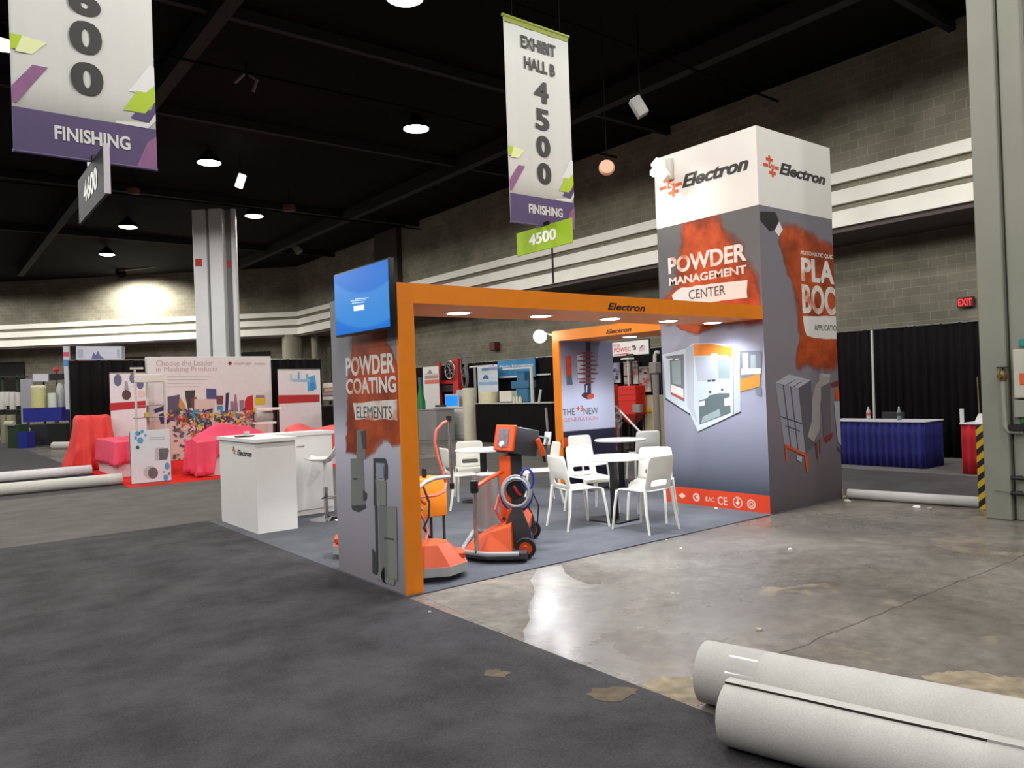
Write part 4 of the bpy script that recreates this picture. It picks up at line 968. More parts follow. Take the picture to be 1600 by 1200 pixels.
MB().tube([p + rt * -.25 - up * .1, p + rt * .0 + up * .12, p + rt * .22 - up * .05, p + rt * .14 - up * .28], .035).build('hook', mat('dim pipe', (120, 112, 110), .6), t)
MB().cyl(p, (p.x, p.y, ZC), .02, n=6).build('hanger', M_dark, t)
p = PX(172, 472, 9.0); p = PD(172, 472, 45)
t = thing('wall_panel', 'small cream square plate on the far block wall under the light pool', 'plate', p)
MB().prism([p + rt * a + up * b for a, b in ((-.27, -.22), (.27, -.22), (.27, .22), (-.27, .22))], -fw * .06).build('plate', mat('cream plate', (226, 204, 150), .6), t)
p = PX(1508, 472, 18.15)
t = thing('exit_sign', 'glowing red exit sign on the block wall above the black drape', 'exit sign', p)
MB().rbox((p.x, p.y - .17, p.z - .11), (p.x + .08, p.y + .17, p.z + .11), .01, 1).build('casing', mat('dark red casing', (70, 16, 18), .5), t)
g = MB(); put_text(g, 'EXIT', (p.x - .001, p.y + .14, p.z - .075), (0, -1, 0), (0, 0, 1), .28, .15, .01, lift=.004); g.build('lettering', mat('exit red', (255, 40, 40), .5, emit=(255, 30, 36), estr=1.5), t, label='glowing red EXIT letters')
MB().box((p.x + .08, p.y - .05, p.z - .05), (LOWX, p.y + .05, p.z + .05)).build('mount', M_dark, t)

# ================================================================== FOREGROUND CARPET ROLLS
def roll_mat(name, c):
    m = bpy.data.materials.new(name); m.use_nodes = True; nt = m.node_tree; N = nt.nodes; L = nt.links; b = N['Principled BSDF']
    b.inputs['Roughness'].default_value = .8; tc = N.new('ShaderNodeTexCoord'); n = N.new('ShaderNodeTexNoise'); n.inputs['Scale'].default_value = 160
    wv = N.new('ShaderNodeTexNoise'); wv.inputs['Scale'].default_value = 4; wv.inputs['Detail'].default_value = 5
    L.new(tc.outputs['Object'], n.inputs['Vector']); L.new(tc.outputs['Object'], wv.inputs['Vector'])
    ad = N.new('ShaderNodeMath'); L.new(n.outputs['Fac'], ad.inputs[0]); L.new(wv.outputs['Fac'], ad.inputs[1])
    rp = N.new('ShaderNodeValToRGB'); c = lin(c); rp.color_ramp.elements[0].position = .3; rp.color_ramp.elements[1].position = .75
    ml = N.new('ShaderNodeMath'); ml.operation = 'MULTIPLY'; ml.inputs[1].default_value = .5; L.new(ad.outputs[0], ml.inputs[0])
    rp.color_ramp.elements[0].color = (*[v * .8 for v in c], 1); rp.color_ramp.elements[1].color = (*[min(1, v * 1.12) for v in c], 1)
    L.new(ml.outputs[0], rp.inputs['Fac']); L.new(rp.outputs['Color'], b.inputs['Base Color'])
    bp = N.new('ShaderNodeBump'); bp.inputs['Strength'].default_value = .2; bp.inputs['Distance'].default_value = .004; L.new(n.outputs['Fac'], bp.inputs['Height']); L.new(bp.outputs['Normal'], b.inputs['Normal'])
    return m
M_back = roll_mat('woven carpet backing', (204, 202, 198))
M_end = mat('rolled pile', (70, 68, 66), .95, var=.2, scale=30)
M_tape = mat('clear packing tape', (230, 230, 228), .1, spec=.9, coat=.6, alpha=.3)
def carpet_roll(label, p0, d, ln, r, flap=None, name='carpet_roll', mb_=None, tape=None, group=None, sag=0):
    """a spiral of carpet lying along d with its near end at p0 (centre of the end)"""
    d = Vector((d[0], d[1], 0)).normalized(); s = Vector((-d.y, d.x, 0)); z = Vector((0, 0, 1)); p0 = Vector(p0)
    t = thing(name, label, 'carpet roll', (p0.x, p0.y, max(0, p0.z - r)), group)
    turns = 3.2 if flap is not None else 0; N_ = 48; K = 14
    a0 = flap if flap is not None else 0
    th = .011
    prof = []
    for i in range(N_ + 1):
        a = a0 + 2 * PI * i / N_
        rr = r - th * (1 - i / N_) if flap is not None else r
        prof.append((rr * math.cos(a), rr * math.sin(a)))
    def pt(c, k):
        w = r * .03 * (noise.noise(Vector((k * .5, c[0] * 4, c[1] * 4 + ln))))
        cap = 1 if k else .985
        bow = Vector((0, 0, 0))
        return p0 + d * (ln * k / K) + s * (c[0] * cap + w * .4) + z * (max(c[1], -r + .002) * cap * (1 - .02 * math.sin(k)) + (w * .3 if c[1] > 0 else 0))
    vs = [pt(c, k) for k in range(K + 1) for c in prof]; n = N_ + 1
    fs = [(k * n + i, k * n + i + 1, (k + 1) * n + i + 1, (k + 1) * n + i) for k in range(K) for i in range(N_)]
    g = MB(); g.add(vs, fs, True)
    if flap is not None:   # the cut edge of the outer lap
        e = []
        for k in range(K + 1): e += [vs[k * n + N_], vs[k * n]]
        g.m(1).add(e, [(2 * k, 2 * k + 1, 2 * k + 3, 2 * k + 2) for k in range(K)])
    g.build('backing', [mb_ or M_back, mat('cut edge', (46, 42, 36), .9)], t, fix=False)
    g = MB()
    for k, sg in ((0, -1), (K, 1)):
        ring_ = [pt(c, k) for c in prof[:-1]]; c0 = p0 + d * (ln * k / K) - d * (sg * .012); nn = len(ring_)
        g.add(ring_ + [c0 + (q_ - c0) * .55 for q_ in ring_] + [c0 + (q_ - c0) * .12 + d * (-sg * .05) for q_ in ring_],
              [(b * nn + i, b * nn + (i + 1) % nn, (b + 1) * nn + (i + 1) % nn, (b + 1) * nn + i) for b in range(2) for i in range(nn)] + [[2 * nn + i for i in range(nn)]])
    for rr in (.85, .68, .5, .34):
        g.m(1).tube([p0 - d * .004 + s * (math.cos(a) * r * rr) + z * (math.sin(a) * r * rr) for a in [2 * PI * i / 30 for i in range(30)]], .004, 5, True)
    g.build('rolled_end', [mb_ or M_back, M_end], t)
    for k_, (a, b, ang0, ang1) in enumerate(tape or []):
        def tf(u, v):
            q_ = ang0 + (ang1 - ang0) * v; dd = a + (b - a) * u
            return p0 + d * dd + s * (math.cos(q_) * (r + .004)) + z * (math.sin(q_) * (r + .004) )
        MB().grid(tf, 3, 16).build('tape', M_tape, t, label='shiny clear packing tape')
    return t
RD = (.235, -1)
carpet_roll('big grey carpet roll in the right foreground, behind the other one', (3.07, 2.44, .152), RD, 4.2, .15, None, tape=[(.16, .30, .9, 2.8)])
carpet_roll('big grey carpet roll nearest the camera with a dark cut edge along its top', (2.765, 2.085, .148), RD, 4.2, .146, 1.75, tape=[(.98, 1.22, .6, 2.7)])
M_wr = mat('white roll', (206, 204, 196), .8, var=.05, scale=20)
carpet_roll('thin white carpet roll nearest the camera at far left', (3.1, 16.35, .118), (-1, 0), 9, .11, None, mb_=M_wr)
carpet_roll('thin white carpet roll lying behind another one at far left', (3.05, 19.3, .115), (-1, 0), 9, .108, None, mb_=mat('brighter white roll', (222, 220, 222), .8, var=.05))
carpet_roll('short white carpet roll beside the red covered box', (PZ(84, 702).x, PZ(84, 702).y, .135), (.56, -.83), 3.2, .13, None, mb_=M_wr)
carpet_roll('thin pale carpet roll on the floor between tower and pillar', (9.52, 5.16, .066), (.16, -1), 1.7, .062, None, mb_=mat('pale roll', (196, 194, 190), .75, var=.04))
# litter on the floor
M_paper = mat('white scrap', (232, 230, 224), .8)
def scrap(label, x, y, s, z=.0, m=None):
    p = PZ(x, y, z); n = 7
    pts = [p + Vector((math.cos(2 * PI * i / n) * s * (.6 + .5 * random.random()), math.sin(2 * PI * i / n) * s * (.6 + .5 * random.random()), .001)) for i in range(n)]
    g = MB(); top = [v + Vector((0, 0, .004 + .5 * s * random.random())) for v in pts]; c = p + Vector((0, 0, .5 * s + .006))
    g.add(pts + top + [c], [(i, (i + 1) % n, (i + 1) % n + n, i + n) for i in range(n)] + [(i + n, (i + 1) % n + n, 2 * n) for i in range(n)] + [tuple(range(n - 1, -1, -1))])
    o = g.build('paper_scrap', m or M_paper, origin=p); setp(o, label, 'scrap', 'litter on the concrete')
scrap('crumpled cream scrap on the concrete above the end of the big rolls', 1185, 985, .028, m=mat('cream scrap', (196, 186, 160), .8))
scrap('bright white scrap alone in the middle of the concrete right of the chairs', 1235, 859, .028)
scrap('tiny white scrap on the booth carpet against the red strip', 1119, 795, .022, .01)
scrap('flat white scrap near the thin roll between tower and pillar', 1432, 793, .05)
scrap('small pale scrap right of the flat white one near the thin roll', 1452, 795, .032, m=mat('grey scrap', (170, 164, 150), .8))
scrap('pale scrap at the far bottom corner of the tower', 1324, 783, .04)
scrap('small white scrap at the carpet edge below the nearest chair legs', 1042, 844, .015)
scrap('small pale scrap on concrete just below the carpet edge', 1064, 858, .018)
scrap('tiny white scrap on the dark carpet left of the concrete', 672, 957, .012, .008)
dullc = concrete_mat(True)
tanc = mat('spalled concrete', (146, 134, 112), .9, var=.4, scale=9, bump=.5)
for lab, pts in (('tan spalled patch of concrete behind the big rolls at the right edge', [(1440, 1058), (1470, 1050), (1520, 1048), (1560, 1056), (1620, 1062), (1640, 1100), (1590, 1096), (1540, 1088), (1480, 1076)]), ('tan spalled patch of concrete between the dark carpet and the roll ends', [(1000, 1070), (1030, 1058), (1080, 1056), (1098, 1066), (1098, 1100), (1086, 1104), (1040, 1090)])):
    pp = [PZ(a, b, 0) for a, b in densify(pts, 6, 2.5, len(pts) + 3)]
    o = MB().prism(pp, (0, 0, .0012)).build('spalled_patch', tanc, origin=pp[0]); setp(o, lab, 'patch')
for lab, pts in (('dull worn patch of concrete between the orange post and the bright floor reflection', [(662, 934), (700, 918), (760, 902), (836, 882), (838, 892), (829, 906), (836, 925), (824, 952), (828, 968), (818, 985), (820, 1003), (780, 986), (712, 954)]), ('dull bare patch of concrete at the carpet edge inside the floor reflection', [(874, 874), (936, 861), (936, 882), (940, 912), (922, 913), (900, 905), (884, 895)])):
    pp = [PZ(a, b, 0) for a, b in densify(pts, 7, 1.2, len(pts))]
    o = MB().prism(pp, (0, 0, .0012)).build('worn_patch', dullc, origin=pp[0]); setp(o, lab, 'patch')
p = PZ(1316, 776)
o = MB().box((p.x - .12, p.y - .05, 0), (p.x + .1, p.y + .08, .004)).m(0).rbox((p.x - .03, p.y - .01, .004), (p.x + .03, p.y + .02, .10), .01, 1).build('yellow_tape', mat('yellowed tape', (196, 176, 110), .6), origin=p)
setp(o, 'yellowed tape tab at the foot of the tower corner', 'tape')
for i, (x, y, sx_, sy_) in enumerate(((952, 1084, 42, 9), (772, 1052, 22, 5))):
    bl = blob(x, y, sx_, sy_, 26, .35, 5 + i)
    pts = [PZ(a, b, .008) for a, b in bl]
    o = MB().prism(pts, (0, 0, .002)).build('carpet_stain', mat('tan stain', (98, 86, 68), .9, var=.3, scale=12), origin=PZ(x, y, .008)); setp(o, ('larger tan patch of dried glue on the dark carpet edge', 'faint small tan patch of glue on the dark foreground carpet')[i], 'stain')

# ================================================================== RIGHT SIDE: DRAPE, TABLES, PILLAR FITTINGS
def drape(mb, x, y0, y1, z1, amp=.035, wl=.16, axis='Y', z0=.02):
    n = max(6, int(abs(y1 - y0) / wl * 8))
    def fn(u, v):
        s = y0 + (y1 - y0) * u
        f = amp * (1 - .45 * v) * (math.sin(2 * PI * s / wl) + .5 * math.sin(2 * PI * s / (wl * 2.7) + 1))
        return Vector((x + f, s, z0 + (z1 - z0) * v)) if axis == 'Y' else Vector((s, x + f, z0 + (z1 - z0) * v))
    mb.grid(fn, n, 3)
DX = 15.0
t = thing('pipe_and_drape', 'long black drape running behind the blue skirted table and the booths', 'drape', (DX, 14, 0))
g = MB(); drape(g, DX, 2.4, 9.9, 2.5); drape(g, DX, 9.95, 26, 2.5, .03, .22)
g.build('curtain', M_blackcloth, t, solid=.006)
MB().cyl((DX, 2.4, 2.5), (DX, 26, 2.5), .02, n=8).build('top_rail', M_steel, t)
for y in (2.6, 5.7, 9.92, 13, 16.2, 19.4, 22.6): MB().cyl((DX + .03, y, .0), (DX + .03, y, 2.5), .02, n=10).lathe((DX + .03, y, 0), [(0, 0), (.2, 0), (.2, .01), (.03, .02), (0, .02)], 16).build('upright', M_steel, t)
pa, pb = PX(1362, 516, 14.3), PX(1365.5, 652, 14.3)
t = thing('white_pole', 'bare white pole standing in front of the black drape', 'pole', (14.3, pb.y, 0))
MB().cyl((14.3, pb.y, 0), (14.3, pa.y, pa.z), .022, n=14).build('tube', M_paint, t)
MB().lathe((14.3, pb.y, 0), [(0, 0), (.2, 0), (.2, .012), (.04, .02), (.035, .06), (0, .06)], 20).build('base', M_steel, t)
p0, p1 = PX(1527, 648, 14.6), PX(1515, 590, 14.6)
t = thing('leaning_stick', 'thin tan stick leaning on the black drape above the red table', 'stick', (14.6, p0.y, .0))
MB().cyl((14.4, p0.y - .12, .0), (14.93, p1.y, p1.z), .012, n=8).build('rod', mat('tan wood', (112, 88, 62), .6), t)
def skirted(label, x0, y0, x1, y1, h, c, group=None, top=(232, 230, 238), name='skirted_table', wl=.11):
    t = thing(name, label, 'table', ((x0 + x1) / 2, (y0 + y1) / 2, 0), group)
    m = mat('skirt %d %d %d' % c, c, .8, var=.12, scale=10, stretch=(1, 1, .1))
    g = MB()
    drape(g, x0 + .03, y0 + .02, y1 - .02, h - .012, .018, wl); drape(g, x1 - .03, y0 + .02, y1 - .02, h - .012, .018, wl)
    drape(g, y0 + .03, x0 + .02, x1 - .02, h - .012, .018, wl, 'X'); drape(g, y1 - .03, x0 + .02, x1 - .02, h - .012, .018, wl, 'X')
    g.build('skirt', m, t, solid=.005)
    MB().rbox((x0, y0, h - .02), (x1, y1, h), .006, 1).build('tabletop', mat('tabletop %d' % top[0], top, .6, var=.03), t)
    for lx in (x0 + .1, x1 - .1):
        for ly in (y0 + .1, y1 - .1): MB().cyl((lx, ly, 0), (lx, ly, h - .02), .015, n=8).build('leg', M_steel, t)
    return t
skirted('blue skirted table with white top in front of the black drape', 13.05, 5.70, 13.75, 7.5, .80, (34, 36, 118))
skirted('red skirted table with white top beside the striped pole', 12.72, 2.9, 13.4, 5.06, .80, (196, 30, 44))
def bottle(label, px, py, x, cap, body):
    q_ = PX(px, py, x); c = (x, q_.y, .80)
    t = thing('soda_bottle', label, 'bottle', c, 'bottles on the blue table')
    MB().lathe(c, [(0, 0), (.033, .0), (.036, .01), (.035, .07), (.032, .10), (.036, .13), (.03, .165), (.014, .2), (.013, .215), (0, .215)], 18).build('bottle_body', body, t)
    MB().lathe(c, [(.0365, .075), (.0372, .08), (.0372, .125), (.0365, .13)], 18).build('wrapper', cap, t)
    MB().lathe(c, [(.015, .205), (.015, .228), (0, .228)], 12).build('cap', M_white, t)
bottle('soda bottle with reddish wrapper, nearer the white pole', 1357, 650, 13.35, mat('rose wrapper', (190, 90, 90), .5), mat('pale plastic', (200, 190, 186), .25))
bottle('soda bottle with dark wrapper, right of the white pole', 1405, 650, 13.35, mat('navy wrapper', (50, 60, 76), .5), mat('grey plastic', (120, 128, 132), .25))
q_ = PX(1391, 655, 14.1)
t = thing('folding_chair', 'dark padded chair back rising behind the blue table', 'chair', (14.1, q_.y, 0))
MB().rbox((14.2, q_.y - .21, .55), (14.25, q_.y + .21, .9), .02, 2).build('backrest', mat('charcoal pad', (46, 46, 50), .8), t)
MB().rbox((13.85, q_.y - .21, .42), (14.22, q_.y + .21, .46), .015, 2).build('seat', mat('charcoal pad', (46, 46, 50), .8), t)
for dx in (13.87, 14.22):
    for dy in (-.19, .19): MB().cyl((dx, q_.y + dy, 0), (dx, q_.y + dy, .5), .012, n=8).build('leg', M_steel, t)
q_ = PX(1503, 652, 12.80)
t = thing('white_tube', 'upright white tube standing on the red table', 'tube', (12.80, q_.y, .8))
MB().lathe((12.80, q_.y, .8), [(0, 0), (.028, 0), (.03, .22), (.024, .22), (.022, .01), (0, .01)], 16).build('tube', M_white, t)
q_ = PX(1531, 655, 13.1)
t = thing('paper_bag', 'small white bag on the red table, cut by the pillar', 'bag', (13.1, q_.y, .8))
MB().prism([(13.05, q_.y + .06, .8), (13.05, q_.y - .1, .8), (13.05, q_.y - .08, .92), (13.05, q_.y + .0, .93)], (.09, 0, 0)).build('bag', M_white, t)
# striped guard post beside the pillar
m = bpy.data.materials.new('hazard stripes'); m.use_nodes = True; nt = m.node_tree; N = nt.nodes; L = nt.links; b_ = N['Principled BSDF']; b_.inputs['Roughness'].default_value = .6
geo = N.new('ShaderNodeNewGeometry'); dt = N.new('ShaderNodeVectorMath'); dt.operation = 'DOT_PRODUCT'; dt.inputs[1].default_value = (0, 6.0, 6.6)
fr = N.new('ShaderNodeMath'); fr.operation = 'FRACT'; gt = N.new('ShaderNodeMath'); gt.operation = 'GREATER_THAN'; gt.inputs[1].default_value = .5
mx = N.new('ShaderNodeMix'); mx.data_type = 'RGBA'; mx.inputs[6].default_value = (*lin((24, 24, 24)), 1); mx.inputs[7].default_value = (*lin((214, 180, 30)), 1)
L.new(geo.outputs['Position'], dt.inputs[0]); L.new(dt.outputs['Value'], fr.inputs[0]); L.new(fr.outputs[0], gt.inputs[0]); L.new(gt.outputs[0], mx.inputs[0]); L.new(mx.outputs[2], b_.inputs['Base Color'])
t = thing('corner_guard', 'yellow and black striped corner guard at the pillar foot', 'corner guard', (9.68, 3.6, 0))
MB().rbox((9.64, 3.56, 0), (9.70, 3.66, .98), .008, 1).build('striped_face', m, t, label='striped face')
MB().rbox((9.702, 3.50, 0), (9.74, 3.66, .98), .006, 1).rbox((9.64, 3.50, 0), (9.702, 3.558, .985), .006, 1).build('backing', M_black, t)
# hydrant valve and pipes on the pillar
def pil(x, y, X=9.08): return PX(x, y, X)
v = pil(1567, 588)
t = thing('hose_valve', 'brass valve with grey drop pipe on the right pillar', 'valve', v)
MB().tube([v, v - Vector((0, 0, .3)), Vector((v.x, v.y - .005, pil(1570, 668).z)), pil(1577, 674) , pil(1600, 674)], .024).build('pipe', mat('pipe paint', (150, 152, 140), .5), t)
br_ = mat('tarnished brass', (120, 100, 62), .4, metal=.6)
MB().lathe(v, [(0, -.06), (.03, -.05), (.045, 0), (.03, .05), (.018, .07), (0, .07)], 16).cyl(v, v + Vector((-.06, .02, 0)), .026).build('valve_body', br_, t)
MB().tube([v + Vector((0, math.cos(a) * .05, .095)) + Vector((math.sin(a) * .05, 0, 0)) for a in [2 * PI * i / 20 for i in range(20)]], .007, 6, True).cyl(v + Vector((0, -.05, .095)), v + Vector((0, .05, .095)), .006, n=6).cyl(v + Vector((0, 0, .06)), v + Vector((0, 0, .1)), .008, n=6).build('handwheel', M_black, t)
c_ = pil(1588, 668); MB().rbox((c_.x - .05, c_.y - .1, c_.z - .035), (c_.x + .02, c_.y + .06, c_.z + .035), .01, 1).build('clamp', M_black, t)
for k, yy in enumerate((747, 771)):
    c_ = pil(1590, yy)
    t = thing('pipe_stub', ('black pipe stub low on the right pillar, upper one', 'black pipe stub low on the right pillar, lower one with thin wire')[k], 'pipe', c_)
    MB().cyl(c_ + Vector((-.0, .06, 0)), c_ + Vector((0, -.3, 0)), .022, n=12).build('pipe', M_black, t)
    MB().rbox((c_.x, c_.y - .02, c_.z - .02), (c_.x + .09, c_.y + .02, c_.z + .02), .004, 1).build('bracket', M_mg, t)
    if k: MB().tube([c_ + Vector((0, .06, 0)), c_ + Vector((-.02, .14, .01)), c_ + Vector((0, .22, .012))], .004, 6).build('wire', br_, t)
def wallbox(name, label, cat, x0, y0, x1, y1, c, d=.06):
    a, b = PX(x0, y1, 9.1), PX(x1, y0, 9.1); a.y = min(a.y, 3.11)
    t = thing(name, label, cat, (9.1, (a.y + b.y) / 2, a.z))
    MB().rbox((9.16 - d - .01, b.y - .3, a.z), (9.16, a.y, b.z), .008, 1).build('case', mat(name + ' paint', c, .5, var=.03), t)
    return t, a, b
t, a, b = wallbox('fire_cabinet', 'pale metal box on the right pillar cut by the picture edge', 'box', 1585, 543, 1640, 622, (186, 186, 170))
MB().rbox((9.082, a.y - .18, a.z + .14), (9.092, a.y - .06, a.z + .26), .003, 1).build('sticker', mat('orange sticker', (206, 92, 50), .5), t, label='orange and white sticker')
wallbox('wall_sign', 'teal sign above the pale box on the right pillar', 'sign', 1590, 527, 1640, 542, (30, 130, 124), .02)
wallbox('control_box', 'lower grey box on the right pillar under the pale one', 'box', 1585, 625, 1640, 652, (146, 148, 138))
wallbox('small_wall_sign', 'green sign strip below the grey box on the right pillar', 'sign', 1592, 652, 1640, 662, (40, 120, 50), .02)
# conduit on the pillar's far edge
a_ = PX(1598, 30, 9.05)
o = MB().tube([(9.12, a_.y, 8.4), (9.12, a_.y, 3.2)], .02).build('conduit', mat('conduit grey', (90, 92, 82), .6), origin=(9.12, a_.y, 3.2)); setp(o, 'thin conduit running up the right pillar at the picture edge', 'pipe')

# ================================================================== PINK BOOTH ON THE LEFT
PYB = 21.5
def xat(px, Y): return PY(px, 600, Y).x
t = thing('pipe_and_drape', 'black drape behind the pale product wall of the pink booth', 'drape', (6.5, PYB + .3, 0))
zt = PY(330, 562, PYB + .3).z
g = MB(); drape(g, PYB + .3, xat(109, PYB + .3), xat(502, PYB + .3), zt, .04, .25, 'X'); g.build('curtain', M_blackcloth, t, solid=.006)
MB().cyl((xat(109, PYB + .3), PYB + .3, zt), (xat(502, PYB + .3), PYB + .3, zt), .02, n=8).build('top_rail', M_steel, t)
for q_ in (109, 240, 380, 502): MB().cyl((xat(q_, PYB + .35), PYB + .36, 0), (xat(q_, PYB + .35), PYB + .36, zt), .022, n=8).build('upright', M_steel, t)
bx0, bx1 = xat(231, PYB), xat(424.5, PYB); zt = PY(330, 557, PYB).z
t = thing('display_wall', 'pale pink backdrop wall printed with a colourful heap of caps and plugs', 'display wall', ((bx0 + bx1) / 2, PYB, 0))
MB().rbox((bx0, PYB, 0), (bx1, PYB + .25, zt), .01, 1).build('wall', mat('pale pink fabric', (226, 225, 224), .7, var=.02), t)
BP = ('Y', PYB)
g = MB()
px_text(g, 'Choose the Leader', BP, (244, 572), (333, 571), (244, 563), .0); px_text(g, 'in Masking Products', BP, (244, 583), (340, 581), (244, 573.5), .0)
px_text(g, 'caplugs', BP, (366, 571.5), (392, 571), (366, 565), .01); px_text(g, 'mokon', BP, (398, 570.5), (414, 570), (398, 565.5), .01)
for k, yy in enumerate((588, 593.5, 599, 604)): g.poly(px_poly(BP, [(262 - k * .3, yy), (330 - 6 * k, yy - .6), (330 - 6 * k, yy), (262, yy + .8)], .004))
g.m(1).poly(px_poly(BP, [(356, 568), (359, 564.5), (363, 568), (359, 571)], .004))
g.build('lettering', [mat('faded taupe ink', (190, 168, 164), .7), mat('dark red ink', (120, 40, 36), .6)], t, label='faded headline lettering')
cols = [mat('heap %d' % i, c, .6) for i, c in enumerate([(92, 84, 108), (206, 150, 80), (60, 66, 60), (120, 70, 66), (78, 84, 130), (220, 200, 190), (60, 150, 190), (54, 46, 96), (196, 40, 44), (216, 192, 40), (206, 90, 40), (150, 120, 140), (232, 214, 160), (70, 100, 80)])]
g = MB(); k = 0
def zz(pts): return [(160 + x / 5.714, 550 + y / 5.714) for x, y in pts]
pic = [(5, [(420, 620), (560, 520), (760, 560), (1000, 540), (1200, 560), (1400, 560), (1480, 640), (1480, 960), (420, 960)]),
       (0, [(580, 400), (690, 380), (700, 600), (590, 620)]), (1, [(690, 400), (740, 480), (780, 600), (720, 620), (680, 480)]), (2, [(735, 345), (830, 340), (825, 380), (800, 520), (765, 520), (740, 400)]), (3, [(790, 410), (840, 400), (850, 530), (800, 540)]),
       (5, [(820, 420), (1000, 420), (1000, 540), (820, 550)]), (4, [(925, 325), (1015, 330), (1020, 420), (930, 420)]), (6, [(1020, 480), (1075, 480), (1070, 560), (1025, 560)]), (3, [(1015, 390), (1080, 390), (1075, 470), (1020, 470)]), (7, [(1100, 370), (1130, 362), (1120, 520), (1095, 530)]),
       (11, [(1140, 440), (1170, 440), (1168, 540), (1142, 540)]), (11, [(1178, 380), (1192, 376), (1212, 530), (1170, 530)]), (11, [(1222, 430), (1262, 430), (1258, 530), (1226, 530)]), (8, [(1290, 400), (1340, 384), (1350, 520), (1268, 520), (1270, 440)]), (9, [(1360, 410), (1452, 410), (1450, 468), (1364, 470)]), (11, [(1370, 385), (1446, 385), (1448, 410), (1366, 410)]),
       (7, [(460, 510), (545, 480), (548, 520), (470, 545)]), (7, [(500, 560), (550, 540), (590, 640), (520, 640)]), (10, [(720, 560), (770, 540), (770, 620), (710, 625)]), (7, [(780, 600), (850, 580), (840, 620), (785, 630)]), (9, [(930, 545), (970, 545), (968, 575), (932, 578)]), (8, [(780, 660), (1000, 640), (940, 700), (800, 720)]), (4, [(1030, 570), (1110, 530), (1112, 560), (1040, 600)]), (1, [(1310, 590), (1350, 560), (1370, 650), (1320, 650)]), (4, [(1260, 560), (1320, 540), (1330, 580), (1280, 600)])]
for i, pts in pic: g.m(i).poly(px_poly(BP, zz(pts), .004 + .0008 * k)); k += 1
for _ in range(420):
    cx_ = random.uniform(272, 402); cy_ = random.uniform(650, 735) if cx_ < 300 else random.uniform(648, 690)
    if random.random() < .3: cx_ = random.uniform(262, 398); cy_ = random.uniform(640, 660)
    a = random.uniform(0, PI); l = random.uniform(3, 10); w = random.uniform(1.5, 4.5)
    dx, dy = math.cos(a), math.sin(a)
    g.m(random.randrange(14)).poly(px_poly(BP, [(cx_ + dx * l * sx_ - dy * w * sy_, cy_ + dy * l * sx_ + dx * w * sy_) for sx_, sy_ in ((-.5, -.5), (.5, -.5), (.5, .5), (-.5, .5))], .004 + .0008 * k)); k += .02
g.build('product_picture', cols, t, label='printed picture of heaped colourful caps')
def rollup(label, x0, x1, y0, y1, Y, white, band, foot, extra=None):
    a, b = PY(x0, y0, Y), PY(x1, y0, Y); zt = a.z
    t = thing('roll_up_banner', label, 'banner stand', ((a.x + b.x) / 2, Y, 0), 'roll up banners')
    MB().rbox((a.x, Y, .08), (b.x, Y + .02, zt), .003, 1).build('sheet', mat('banner sheet %d' % x0, white, .6, var=.02), t)
    MB().rbox((a.x - .02, Y - .1, 0), (b.x + .02, Y + .14, .1), .02, 2).build('base', M_steel, t)
    MB().cyl((a.x, Y + .01, zt), (b.x, Y + .01, zt), .018, n=8).cyl(((a.x + b.x) / 2, Y + .05, .08), ((a.x + b.x) / 2, Y + .05, zt), .012, n=8).build('frame', M_steel, t)
    P_ = ('Y', Y); g = MB(); mats_ = []; k = 0
    for c, pts in [(band[0], [(x0 + .5, band[1]), (x1 - .5, band[2]), (x1 - .5, band[3]), (x0 + .5, band[4])])] + (extra or []):
        mm = mat('print %d %d %d' % tuple(c), c, .6)
        if mm not in mats_: mats_.append(mm)
        g.m(mats_.index(mm)).poly(px_poly(P_, pts, .003 + .001 * k)); k += 1
    g.build('artwork', mats_, t)
    return t
e = lambda cx_, cy_, rx, ry, n=14: [(cx_ + rx * math.cos(2 * PI * i / n), cy_ + ry * math.sin(2 * PI * i / n)) for i in range(n)]
rollup('roll up banner with blue discs and red band at the left of the pale wall', 171, 228, 583, 690, PYB - .6, (228, 226, 230), ((184, 40, 48), 630, 626, 637, 642), None,
       [((100, 108, 136), e(184, 594, 6.5, 9.5)), ((110, 116, 142), e(207, 591, 5, 8)), ((96, 104, 140), e(219, 601, 5.5, 7)), ((86, 64, 58), e(197.5, 617, 7, 8)), ((160, 160, 176), [(195, 596), (199, 596), (201, 609), (194, 609)]), ((232, 200, 190), e(221, 615, 6, 5))])
rollup('roll up banner with blue bottles and red band right of the pale wall', 434, 500, 578, 664, PYB - .5, (232, 228, 230), ((184, 52, 48), 617.5, 616.5, 628, 631), None,
       [((90, 170, 214), [(480, 590), (492, 586), (495, 608), (481, 612)]), ((120, 186, 220), [(465, 582), (468, 581), (469, 594), (465, 594)]), ((120, 186, 220), [(478, 584), (481, 584), (482, 596), (478, 596)]), ((150, 200, 226), [(456, 592), (484, 592), (484, 597), (458, 596)]), ((190, 206, 218), [(453, 584), (455, 583), (457, 595), (453, 596)]), ((60, 150, 204), e(488, 604, 4, 7))])
